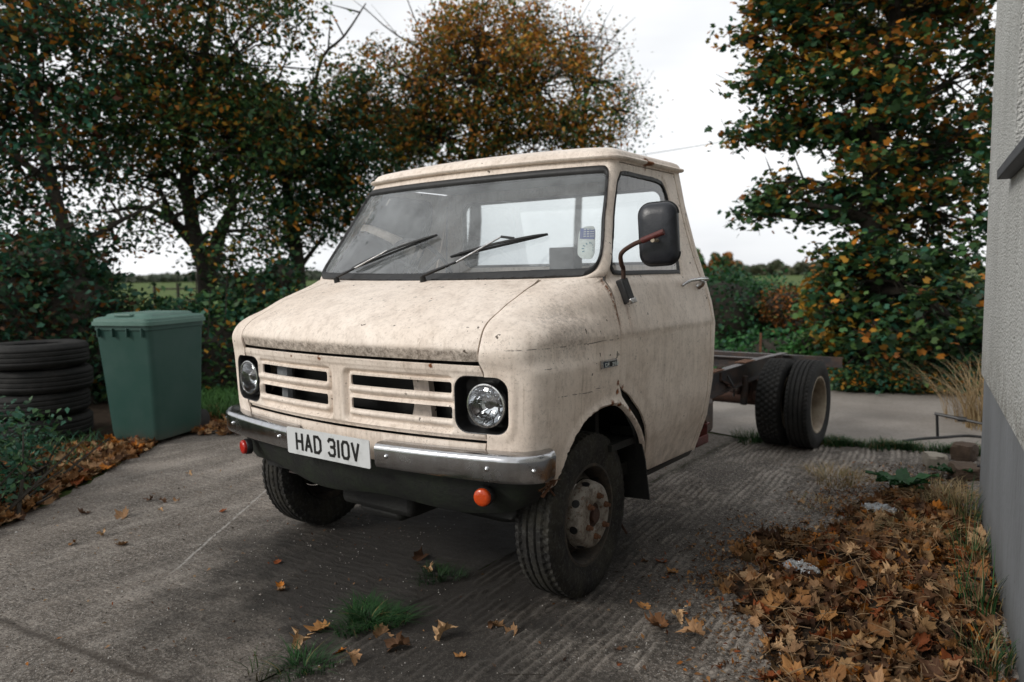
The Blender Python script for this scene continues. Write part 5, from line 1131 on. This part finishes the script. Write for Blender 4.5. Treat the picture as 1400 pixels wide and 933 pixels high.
# ------------------------------------------------------------------ fallen leaves
def leaf_outline():
    pts = [(0, -.50)]                                  # stalk end
    lobes = [(-52, .46, .30), (-8, .56, .30), (38, .62, .34), (90, .66, 0)]
    out = []
    half = [(.04, -.32), (.20, -.40), (.34, -.34), (.26, -.22), (.46, -.20), (.56, -.06), (.40, -.02), (.44, .12), (.56, .24), (.42, .24), (.34, .36), (.22, .24), (.20, .40), (.12, .46), (.06, .58)]
    return [(0, -.38)] + half + [(0, .66)] + [(-a, q) for a, q in half[::-1]]
LO = leaf_outline()
def dead_leaf_mesh(seed, curl):
    rs = random.Random(seed); vs = [(0, 0)]; n = len(LO); sm_ = rs.uniform(.0, .75); LQ = []
    for a, q in LO: r_ = math.hypot(a, q) + 1e-6; k_ = (r_ * (1 - sm_) + .46 * sm_) / r_; LQ.append((a * k_, q * k_))
    ring = [(a * .5 * rs.uniform(.8, 1.1), q * .5 * rs.uniform(.8, 1.1)) for a, q in LQ]; V = [(0, 0)] + ring + [(a * rs.uniform(.88, 1.08), q * rs.uniform(.88, 1.08)) for a, q in LO]
    ax_ = rs.uniform(0, PI); k1 = curl * rs.uniform(.6, 1.5); k2 = curl * rs.uniform(-.5, .8); P = []
    for a, q in V:
        r_ = math.hypot(a, q); th = math.atan2(q, a); u = a * math.cos(ax_) + q * math.sin(ax_); v_ = -a * math.sin(ax_) + q * math.cos(ax_)
        fold = .10 * abs(math.sin(2.5 * (th - PI / 2))) * r_
        R1 = 1 / max(k1 * 2.2, .01); zz = R1 * (1 - math.cos(u / R1)); uu = R1 * math.sin(u / R1) if abs(u / R1) < 2.2 else u
        zz += k2 * v_ * v_ * 1.2 - fold + rs.uniform(-.02, .02); P.append((uu * math.cos(ax_) - v_ * math.sin(ax_), uu * math.sin(ax_) + v_ * math.cos(ax_), zz))
    F = [(0, 1 + i, 1 + (i + 1) % n) for i in range(n)] + [(1 + i, 1 + n + i, 1 + n + (i + 1) % n) for i in range(n)] + [(1 + i, 1 + n + (i + 1) % n, 1 + (i + 1) % n) for i in range(n)]
    # stalk
    o = len(P); y0 = -.36; P += [(-.008, y0, P[0][2]), (.008, y0, P[0][2]), (.05, -.72, .06)]; F.append((o, o + 1, o + 2))
    P = np.array(P); P[:, 2] -= P[:, 2].min(); return P, np.array(F)
LV = [dead_leaf_mesh(i, c_) for i, c_ in enumerate((.6, 1.0, 1.6, 1.2, 2.0, .8, 1.4, 1.8, 1.0, 2.2, .7, 1.3))]
DC = [(.30, .145, .050), (.21, .098, .036), (.15, .070, .030), (.34, .20, .09), (.105, .054, .028), (.40, .14, .020), (.22, .125, .062), (.30, .17, .085), (.08, .040, .022), (.44, .28, .15), (.20, .055, .016), (.27, .13, .045)]
def leaf_cols(P, F, col, rs=RNG):
    c_ = np.tile(np.array(col), (len(F), 1)); return c_ * rs.uniform(.78, 1.22, (len(F), 1))
lm = []
for i, ((P, F), c_) in enumerate(zip(LV, DC)):
    o = np_mesh('fallen_leaf', P, F, leaf_cols(P, F, c_), M['dead'], None, False); lm.append(o.data); bpy.data.objects.remove(o)
def put_leaf(x_, y_, z_, s, label, group, i=None, tilt=.25):
    k = RNG.integers(len(lm)) if i is None else i
    o = bpy.data.objects.new('fallen_leaf', lm[k]); C.objects.link(o); o.location = (x_, y_, z_); s *= RNG.uniform(.9, 1.1); o.scale = (s * RNG.uniform(.8, 1.1), s, s); o.rotation_euler = (RNG.normal() * tilt, RNG.normal() * tilt, RNG.random() * 6.28)
    tag(o, label, 'leaf', group); return o
G1 = 'dry leaves lying loose on the concrete'
singles = [(115, 703, .12), (168, 707, .15), (143, 733, .08), (168, 746, .10), (205, 685, .09), (222, 687, .09), (240, 688, .07), (383, 802, .07), (385, 808, .08), (438, 862, .13), (466, 893, .08), (408, 886, .14), (545, 888, .13), (612, 874, .14), (575, 764, .12), (588, 782, .08), (520, 869, .12), (672, 858, .07), (681, 857, .07), (700, 867, .09), (880, 770, .06), (900, 857, .16), (905, 770, .08), (925, 850, .10), (1000, 744, .06), (986, 745, .08), (1028, 749, .11), (1030, 762, .09), (880, 831, .09), (920, 784, .08), (1065, 758, .11), (1100, 716, .10), (1096, 690, .06), (948, 875, .14), (951, 857, .10), (1080, 903, .12), (985, 790, .09), (957, 793, .08), (260, 650, .06), (220, 700, .05), (100, 745, .07), (305, 700, .06), (480, 905, .10), (545, 905, .0), (630, 900, .07), (845, 890, .05), (380, 770, .06)]
for px, py, s in singles:
    if s: p = gnd(px, py); put_leaf(p.x, p.y, .004, s * .70, 'curled brown leaf lying on its own on the bare concrete', G1)
G2 = 'dry brown leaves heaped against the house wall'; rs = random.Random(31)
# heap outline in world coordinates
heap = crom([(2.36, .25), (2.25, 1.1), (2.12, 1.9), (1.90, 2.35), (1.60, 2.25), (1.50, 1.7), (1.52, 1.35), (1.28, 1.15), (1.22, .80), (1.40, .62), (1.27, .42), (1.42, .22), (1.60, .05), (1.70, -.15), (1.78, -.45), (2.0, -.9), (2.48, -.9), (2.42, -.2)], 5, True)
hx0, hy0, hx1, hy1 = 1.15, -1.0, 2.5, 2.4
def heap_h(P):
    d = sdist(P, heap); return .070 * np.clip(d / .35, 0, 1) ** .8 * (1 + .25 * np.sin(P[:, 0] * 9 + P[:, 1] * 5))
pts_ = RNG.uniform((hx0, hy0), (hx1, hy1), (14000, 2)); pts_ = pts_[inpoly_np(pts_, heap)]; hz = heap_h(pts_)
camd = np.hypot(pts_[:, 0] - CC.x, pts_[:, 1] - CC.y); dens = sdist(pts_, heap)
ok = RNG.random(len(pts_)) < np.clip(.5 + dens / .22, 0, 1); pts_, hz = pts_[ok], hz[ok]
VV = []; FF = []; CL = []; o_ = 0; scol = np.array(DC)
for i, ((a, q), h_) in enumerate(zip(pts_[:3600], hz[:3600])):
    P, F = LV[RNG.integers(len(LV))]; s = RNG.choice([.028, .042, .058, .075, .095], p=[.34, .26, .2, .13, .07]); M3 = rot_rand(1, .45)[0]
    VV.append((P @ M3.T) * s + (a, q, .004 + h_ * RNG.uniform(.0, .95))); FF.append(F + o_); o_ += len(P); c_ = scol[RNG.integers(len(DC))] * RNG.uniform(.22, .95); CL.append(np.tile(c_, (len(F), 1)) * RNG.uniform(.8, 1.2, (len(F), 1)))
o = np_mesh('leaf_litter', np.concatenate(VV), np.concatenate(FF), np.concatenate(CL), M['dead']); o['kind'] = 'stuff'
for (a, q), h_ in zip(pts_[3600:3840], hz[3600:3840]):
    put_leaf(a, q, h_ * .85 + .006, RNG.uniform(.055, .105), 'dry brown sycamore leaf among the heap against the house wall', G2, tilt=.65)
# litter mound body so no concrete shows through
gp = inset(heap, .07); vs = [Vector(p) for p in gp]; gg = RNG.uniform((hx0, hy0), (hx1, hy1), (1500, 2)); gg = gg[inpoly_np(gg, gp) & (sdist(gg, gp) > .02)]; vs += [Vector((float(a), float(q))) for a, q in gg]
rv, re, rf, *_ = geometry.delaunay_2d_cdt(vs, [(i, (i + 1) % len(gp)) for i in range(len(gp))], [], 1, 1e-6); PP = np.array([tuple(p) for p in rv]); HH = heap_h(PP) * .45 * RNG.uniform(.8, 1.2, len(PP)) + .006
mb = MB(); mb.add([(p[0], p[1], h_) for p, h_ in zip(PP, HH)], [tuple(f) for f in rf]); o = mb.build('soil_mound', M['soil'], None, 80); o['kind'] = 'structure'
# crumbs, stalks and broken leaf bits fading out from the heap over the slab
up_ = crom([(2.05, 2.6), (1.9, 3.1), (1.55, 3.1), (1.25, 2.8), (1.05, 2.2), (1.0, 1.5), (.95, .9), (.9, .3), (1.2, -.3), (1.6, -1.0), (2.3, -1.2), (2.4, 1.0)], 5, True)
p2 = RNG.uniform((.8, -1.2), (2.4, 3.2), (26000, 2)); p2 = p2[inpoly_np(p2, up_)]; dh = sdist(p2, heap); ins = inpoly_np(p2, heap); bedd = np.where((p2[:, 1] > 1.7) & (p2[:, 0] > 1.3), .35, 1.0)
p2 = p2[(RNG.random(len(p2)) < np.exp(-dh * 9 * bedd)) & ~ins][:3000]; n_ = len(p2); cl = scol[RNG.integers(len(DC), size=n_)] * RNG.uniform(.35, 1.0, (n_, 1))
V, F_ = leaves(np.column_stack([p2, np.full(n_, .008) + RNG.random(n_) * .008]), .026, cl * .8, 1.0, .7); o = np_mesh('leaf_crumbs', V, F_, cl, M['dead']); o['kind'] = 'stuff'
p2 = RNG.uniform((-2.6, -2.2), (2.2, 3.2), (900, 2)); p2 = p2[p2[:, 1] > -2.4]; n_ = len(p2); cl = scol[RNG.integers(len(DC), size=n_)] * RNG.uniform(.25, .8, (n_, 1))
V, F_ = leaves(np.column_stack([p2, np.full(n_, .006)]), .020, cl, 2., .8); o = np_mesh('leaf_crumbs', V, F_, cl, M['dead']); o['kind'] = 'stuff'
# dry stalks through the heap
p2 = RNG.uniform((hx0, hy0), (hx1, hy1), (900, 2)); p2 = p2[inpoly_np(p2, heap)][:420]; mb = MB(); hq = heap_h(p2)
for (a, q), h_ in zip(p2, hq):
    d = Vector((RNG.normal(), RNG.normal(), RNG.normal() * .25)).normalized() * RNG.uniform(.03, .10); c_ = Vector((a, q, h_ * .95 + .018)); mb.tube([c_ - d, c_ + Vector((0, 0, .006)), c_ + d], [.0016, .0013, .0008], 3, cap=False)
M['stalk'] = worn('dry_stalk', (.24, .16, .085), (.10, .06, .03), 12, .9, 0, 0); o = mb.build('dry_stalks', M['stalk'], None, 0); o['kind'] = 'stuff'
# loose grit and chippings on the slabs
n_ = 15000; p2 = np.column_stack([RNG.uniform(-2.8, 2.3, n_), RNG.uniform(-2.3, 3.2, n_)]); dd = np.hypot(p2[:, 0] - CC.x, p2[:, 1] - CC.y); p2 = p2[(RNG.random(n_) < np.clip(2.6 / dd, 0, 1) ** 1.5) & (fbm(p2[:, 0], p2[:, 1], 2.2, 40) > .40)]; n_ = len(p2)
T = np.array([(1, 0, 0), (0, 1, 0), (-1, 0, 0), (0, -1, 0), (0, 0, .8), (0, 0, -.8)]); FT = np.array([(0, 1, 4), (1, 2, 4), (2, 3, 4), (3, 0, 4), (1, 0, 5), (2, 1, 5), (3, 2, 5), (0, 3, 5)])
s_ = RNG.uniform(.0012, .0036, n_) * np.where(RNG.random(n_) < .03, 2.2, 1); Rm = rot_rand(n_); V = np.einsum('nij,kj->nki', Rm, T * RNG.uniform(.6, 1.2, (6, 1))) * s_[:, None, None]; zz = np.where(p2[:, 0] > .35, rib_h(p2[:, 0], p2[:, 1]), 0) + s_ * .4
V = (V + np.column_stack([p2, zz])[:, None, :]).reshape(-1, 3); Fg = (FT[None] + (np.arange(n_) * 6)[:, None, None]).reshape(-1, 3)
cg = np.array([(.50, .48, .45), (.30, .27, .24), (.04, .032, .026), (.10, .07, .05), (.62, .60, .58)])[RNG.choice(5, n_, p=[.22, .23, .32, .18, .05])]; o = np_mesh('grit', V, Fg, np.repeat(cg, 8, 0), M['dead']); o['kind'] = 'stuff'
# left verge litter
lv = crom([(-2.0, -1.6), (-2.20, -1.05), (-2.65, -.55), (-3.15, .08), (-3.42, .42), (-3.62, .36), (-3.9, .0), (-3.6, -.6), (-3.0, -1.2), (-2.6, -1.8)], 4, True)
pts_ = RNG.uniform((-4, -2), (-1.9, .6), (9000, 2)); pts_ = pts_[inpoly_np(pts_, lv)]; VV = []; FF = []; CL = []; o_ = 0
for a, q in pts_[:1500]:
    P, F = LV[RNG.integers(len(LV))]; s = RNG.choice([.05, .07, .09, .11]); M3 = rot_rand(1, 1.6)[0]
    VV.append((P @ M3.T) * s + (a, q, .008 + .03 * RNG.random())); FF.append(F + o_); o_ += len(P); c_ = scol[RNG.integers(len(DC))] * RNG.uniform(.6, 1.0); CL.append(np.tile(c_, (len(F), 1)) * RNG.uniform(.8, 1.2, (len(F), 1)))
o = np_mesh('leaf_litter', np.concatenate(VV), np.concatenate(FF), np.concatenate(CL), M['dead']); o['kind'] = 'stuff'
G3 = 'dry leaves along the left verge'
for a, q in pts_[1500:1560]: put_leaf(a, q, .02, RNG.uniform(.06, .10), 'larger dry leaf in the litter along the left verge', G3, tilt=.4)
VV = []; FF = []; CL = []; o_ = 0        # litter at the hedge foot behind the truck
for i in range(260):
    p = gnd(RNG.uniform(262, 330), RNG.uniform(562, 596)); P, F = LV[RNG.integers(len(LV))]; s = RNG.uniform(.05, .11); M3 = rot_rand(1, 1.6)[0]
    VV.append((P @ M3.T) * s + (p.x, p.y, .01 + .03 * RNG.random())); FF.append(F + o_); o_ += len(P); CL.append(np.tile(scol[RNG.integers(len(DC))] * .9, (len(F), 1)) * RNG.uniform(.8, 1.2, (len(F), 1)))
o = np_mesh('leaf_litter', np.concatenate(VV), np.concatenate(FF), np.concatenate(CL), M['dead']); o['kind'] = 'stuff'

# ------------------------------------------------------------------ grass and weeds
def blades(pts2, h, w_, lean, palette, seg=4, z0=0.0, bend=1.0, out=None):
    """pts2 (n,2) roots; each blade a tapering curved ribbon"""
    n = len(pts2); ang = RNG.uniform(0, 2 * PI, n); H = h * RNG.uniform(.45, 1.15, n); Ln = lean * RNG.uniform(.3, 1.5, n) * H; W = w_ * RNG.uniform(.7, 1.3, n)
    if out is not None:
        o_ = pts2 - out; ang = np.arctan2(o_[:, 1], o_[:, 0]) + RNG.normal(size=n) * .7
    dx, dy = np.cos(ang), np.sin(ang); tx, ty = -dy, dx; V = np.zeros((n, (seg + 1) * 2, 3)); 
    for i in range(seg + 1):
        u = i / seg; wv = W * (1 - u) ** .6 * .5; cx = pts2[:, 0] + dx * Ln * u ** 1.8; cy = pts2[:, 1] + dy * Ln * u ** 1.8; cz = z0 + H * (u - .28 * bend * u ** 3 * np.minimum(lean, 1.5))
        V[:, 2 * i] = np.stack([cx + tx * wv, cy + ty * wv, cz], 1); V[:, 2 * i + 1] = np.stack([cx - tx * wv, cy - ty * wv, cz], 1)
    F = np.array([(2 * i, 2 * i + 1, 2 * i + 3, 2 * i + 2) for i in range(seg)]); k = (seg + 1) * 2
    FF = (F[None] + (np.arange(n) * k)[:, None, None]).reshape(-1, 4); cl = np.repeat(pal(n, palette), seg, 0); return V.reshape(-1, 3), FF, cl
GR = [(3, (.022, .070, .022)), (2, (.035, .095, .028)), (1, (.018, .045, .018)), (.25, (.16, .13, .05))]; STR = [(3, (.30, .22, .11)), (2, (.22, .15, .07)), (1, (.38, .29, .16)), (.6, (.12, .13, .04))]
def tuft(name, label, x_, y_, r_, n, h, lean=.7, palette=GR, w_=.004, group=None, cat='grass tuft'):
    a = RNG.uniform(0, 2 * PI, n); rr = r_ * np.sqrt(RNG.random(n)) * (1 + .4 * np.sin(3 * a)); p2 = np.stack([rr * np.cos(a), rr * np.sin(a)], 1)
    V, F, cl = blades(p2, h, w_, lean, palette, out=np.array([0., 0.])); o = np_mesh(name, V, F, cl, M['blade']); o.location = (x_, y_, .002); tag(o, label, cat, group); return o
p = gnd(505, 852); tuft('grass_tuft', 'dense green grass tuft growing in the joint in front of the truck', p.x, p.y, .11, 800, .075, 1.3)
p = gnd(535, 846); tuft('grass_tuft', 'small spread of grass just right of the dense tuft in the joint', p.x, p.y, .06, 120, .05, 1.3)
p = gnd(415, 915); tuft('grass_tuft', 'straggling grass tuft at the bottom edge among brown leaves', p.x, p.y, .09, 180, .075, 1.3)
p = gnd(352, 925); tuft('grass_tuft', 'sparse bent grass stalks at the bottom edge left of the straggling tuft', p.x, p.y, .06, 22, .09, 1.0, [(1, (.07, .06, .03)), (1, (.05, .08, .03))])
p = gnd(600, 790); tuft('grass_tuft', 'dark grass patch half in shadow under the bumper', p.x, p.y, .10, 260, .05, 1.2, [(2, (.02, .05, .02)), (1, (.03, .06, .02))])
p = gnd(1030, 603); tuft('grass_tuft', 'grass growing against the inner rear tyre', p.x, p.y, .16, 500, .10, .9)
# grass strip in the far joint: stuff
u = RNG.random(5200); cxx = .95 + u * 1.25; cyy = 3.40 + (cxx - .95) * .25 + RNG.normal(size=5200) * .045 * (1 + .5 * np.sin(u * 25)); kp = RNG.random(5200) < (.35 + .65 * (np.sin(u * 17 + 1) > -.3))
V, F, cl = blades(np.stack([cxx, cyy], 1)[kp], .085, .005, 1.0, GR + [(.6, (.25, .17, .08))]); o = np_mesh('joint_grass', V, F, cl, M['blade']); o['kind'] = 'stuff'
# grass behind the bin
pp = np.array([tuple(gnd(a, q))[:2] for a, q in RNG.uniform((262, 535), (345, 578), (2600, 2))]); V, F, cl = blades(pp, .22, .008, .8, [(3, (.035, .095, .022)), (2, (.055, .13, .03)), (1, GREEN)]); o = np_mesh('verge_grass', V, F, cl, M['blade']); o['kind'] = 'stuff'
pp = np.array([tuple(gnd(a, q))[:2] for a, q in RNG.uniform((0, 600), (150, 690), (900, 2))]); pp = pp[inpoly_np(pp, [(-2.3, -1.2), (-3.7, .4), (-6, 2), (-7, -2)])]; V, F, cl = blades(pp, .14, .007, .9, [(2, TEAL), (2, GREEN), (1, GREEN2)]); o = np_mesh('verge_grass', V, F, cl, M['blade']); o['kind'] = 'stuff'
# dry straw in the leaf bed
for nm, lb, px, py, r_, n, h in (('dry_grass_tuft', 'flattened straw patch at the top of the leaf heap', 1150, 662, .20, 420, .09), ('dry_grass_tuft', 'straw wisps spread on the concrete left of the leaf heap', 1120, 692, .16, 160, .05), ('dry_grass_tuft', 'straw clump between the dock plant and the house wall', 1290, 690, .16, 420, .13), ('dry_grass_tuft', 'straw on the leaf heap below the dock plant', 1240, 735, .18, 300, .08)):
    p = gnd(px, py); o = tuft(nm, lb, p.x, p.y, r_, n, h, 1.5, STR, .0035, 'dry straw tufts in the leaf bed', 'dry grass')
    if h != .05: o.location.z = .03
for k, (s, n, h, lb) in enumerate(((1.75, 70, .24, 'tall dry grass stalks against the plinth near the house corner'), (1.15, 90, .19, 'green and straw grass against the middle of the plinth'), (.55, 60, .28, 'tall arching seed stalks against the plinth at the right edge'), (.05, 100, .16, 'green grass clump at the foot of the plinth in the bottom right corner'))):
    p = wp(s, -.06, 0); tuft('wall_grass', lb, p.x, p.y, .09, n, h, .55, GR + [(2.5, (.26, .20, .10))], .0045, 'grass growing along the house plinth', 'grass tuft')
p = wp(2.30, -.10, 0); q_ = at(1335, 500, 5.4); o = tuft('dry_grass_tuft', 'tall pale dry grass sprouting past the far house corner', at(1350, 548, 6.5).x, at(1350, 548, 6.5).y, .26, 420, .66, .85, [(3, (.33, .24, .13)), (2, (.24, .16, .08)), (1, (.40, .31, .18))], .007, None, 'dry grass')
# dock plant
def dock(label, x_, y_, z_, n, L_, w_):
    VV = []; FF = []; CL = []; o_ = 0
    for i in range(n):
        a = 2 * PI * i / n * 1.9 + RNG.normal() * .2; Lg = L_ * RNG.uniform(.6, 1.1); el = RNG.uniform(.25, 1.0); sg = 7; P = []
        for j in range(sg + 1):
            u = j / sg; ww = w_ * (math.sin(PI * min(1, .12 + u * .88)) ** .7) * RNG.uniform(.85, 1.15); r_ = Lg * (u * math.cos(el * (1 - .5 * u))); zz = Lg * (u * math.sin(el) - .55 * u * u * math.sin(el)) + .01; wavy = .012 * math.sin(j * 2.4 + i)
            cx, cy = r_ * math.cos(a), r_ * math.sin(a); tx, ty = -math.sin(a), math.cos(a)
            P += [(cx + tx * ww, cy + ty * ww, zz + wavy + .012), (cx, cy, zz), (cx - tx * ww, cy - ty * ww, zz - wavy + .012)]
        for j in range(sg):
            for k in (0, 1): FF.append((o_ + 3 * j + k, o_ + 3 * j + k + 1, o_ + 3 * j + k + 4, o_ + 3 * j + k + 3)); CL.append(np.array((.020, .065, .022)) * (1.5 if i % 5 == 0 else 1) * RNG.uniform(.8, 1.2))
        VV += P; o_ += len(P)
    o = np_mesh('dock_plant', np.array(VV), np.array(FF), np.array(CL), M['leaf'], None, True); o.location = (x_, y_, z_); tag(o, label, 'plant'); return o
p = gnd(1234, 682); dock('leafy green dock plant growing in the leaf bed near the stones', p.x, p.y, .05, 18, .21, .040)
p = gnd(1302, 655); dock('small dark weed between the stones and the house corner', p.x, p.y, .02, 8, .13, .022)
# stones
def stone(name, label, px, py, d, rz, mat, z_=0, seed=1, tilt=0):
    p = gnd(px, py); bm = bmesh.new(); bmesh.ops.create_cube(bm, size=1); bmesh.ops.subdivide_edges(bm, edges=bm.edges, cuts=4, use_grid_fill=True); rs = random.Random(seed)
    for v_ in bm.verts:
        c_ = v_.co; l_ = c_.length; c_ *= 1 - .22 * (l_ / .87) ** 3; c_ += Vector([rs.uniform(-.045, .045) for _ in range(3)]); v_.co = Vector((c_.x * d[0], c_.y * d[1], (c_.z + .48) * d[2]))
    me = bpy.data.meshes.new(name); bm.to_mesh(me); bm.free(); me.materials.append(mat); me.shade_smooth(); me.set_sharp_from_angle(angle=R(28)); o = bpy.data.objects.new(name, me); C.objects.link(o); o.location = (p.x, p.y, z_); o.rotation_euler = (tilt, 0, R(rz)); tag(o, label, 'stone'); return o
M['pale_stone'] = worn('pale_stone', (.36, .32, .26), (.22, .19, .15), 12, .9, 0, .006, 50); M['brown_stone'] = worn('brown_stone', (.10, .065, .042), (.055, .038, .027), 9, .9, 0, .010, 40)
stone('stone', 'pale squared stone block beside the weeds', 1278, 640, (.13, .19, .105), 25, M['pale_stone'], seed=2)
stone('stone', 'brown rough rock standing behind the pale block', 1318, 630, (.15, .16, .13), -15, M['brown_stone'], seed=3)
stone('stone', 'flat brown rock leaning at the foot of the house corner', 1318, 654, (.17, .16, .10), 30, M['brown_stone'], seed=4, tilt=R(8))
# crumpled clear wrappers
b = NB('clear_film'); d_ = b.n('ShaderNodeBsdfPrincipled'); d_.inputs['Base Color'].default_value = (.45, .47, .48, 1); d_.inputs['Roughness'].default_value = .12; tr = b.n('ShaderNodeBsdfTransparent'); mm = b.n('ShaderNodeMixShader'); b.l(b.ramp(b.noise(40, 4, .7), .3, .7, .2, .85), mm.inputs[0]); b.l(tr.outputs[0], mm.inputs[1]); b.l(d_.outputs[0], mm.inputs[2]); b.l(mm.outputs[0], b.o.inputs[0]); M['film'] = b.m
for px, py, sx, sy, lb in ((1200, 709, .085, .06, 'crumpled clear plastic wrapper below the dock plant'), (1092, 790, .085, .055, 'crumpled clear plastic wrapper at the left side of the leaf heap')):
    p = gnd(px, py); n = 14; mb = MB(); vs = [(sx * (2 * i / n - 1) + RNG.normal() * .004, sy * (2 * j / n - 1) + RNG.normal() * .004, .075 + .022 * math.sin(PI * i / n) * math.sin(PI * j / n) + RNG.normal() * .007) for i in range(n + 1) for j in range(n + 1) ]
    fs = [(i * (n + 1) + j, (i + 1) * (n + 1) + j, (i + 1) * (n + 1) + j + 1, i * (n + 1) + j + 1) for i in range(n) for j in range(n) if ((2 * i / n - 1) ** 2 + (2 * j / n - 1) ** 2) < 1.05 + .25 * math.sin(i * 2.3 + j)]
    mb.add(vs, fs); o = mb.build('plastic_wrapper', M['film'], None, 0); o.location = (p.x, p.y, -.02 if px > 1150 else -.03); tag(o, lb, 'litter')
# black pipe frame and hose by the corner
pf = thing('pipe_frame', 'black metal pipe frame leaning out from the house corner over the lane', 'pipe', tuple(gnd(1282, 598)))
B0 = Vector(pf.location); a_ = at(1281, 566, (B0 - CC).dot(CF)) - B0
mb = MB(); mb.tube([Vector((0, 0, 0)), a_], .011, 8); mb.build('upright', M['black'], pf); mb = MB(); e_ = at(1345, 580, (B0 - CC).dot(CF) - .25) - B0; mb.tube([a_ + Vector((-.015, 0, 0)), a_.lerp(e_, .45), e_], [.012, .014, .010], 8); mb.build('arm', M['black'], pf)
mb = MB(); j = a_.lerp(e_, .55); mb.tube([j - Vector((.03, 0, 0)), j + Vector((.03, 0, 0))], .02, 8); mb.build('joint', M['black'], pf)
mb = MB(); g_ = [gnd(a, q, .012) for a, q in ((1235, 603), (1260, 600), (1290, 598), (1320, 596), (1345, 598))]; mb.tube([Vector(p) for p in crom([tuple(q) for q in g_], 4)], .010, 7); tag(mb.build('hose', M['black'], None), 'thin black hose lying on the lane under the pipe frame', 'hose')
# twigs on the ground
for px, py, l_, a, lb in ((690, 925, .16, .5, 'thin green twig on the concrete at the bottom edge'), (1010, 715, .10, 2.0, 'short dry twig near the leaf heap'), (1052, 922, .20, .6, 'thin dark twig beside the leaf heap at the bottom edge')):
    p = gnd(px, py); mb = MB(); mb.tube([(0, 0, 0), (l_ * .5 * math.cos(a), l_ * .5 * math.sin(a), .006), (l_ * math.cos(a + .1), l_ * math.sin(a + .1), 0)], [.0025, .002, .001], 5); o = mb.build('twig', M['bark'], None); o.location = (p.x, p.y, .006); tag(o, lb, 'twig')
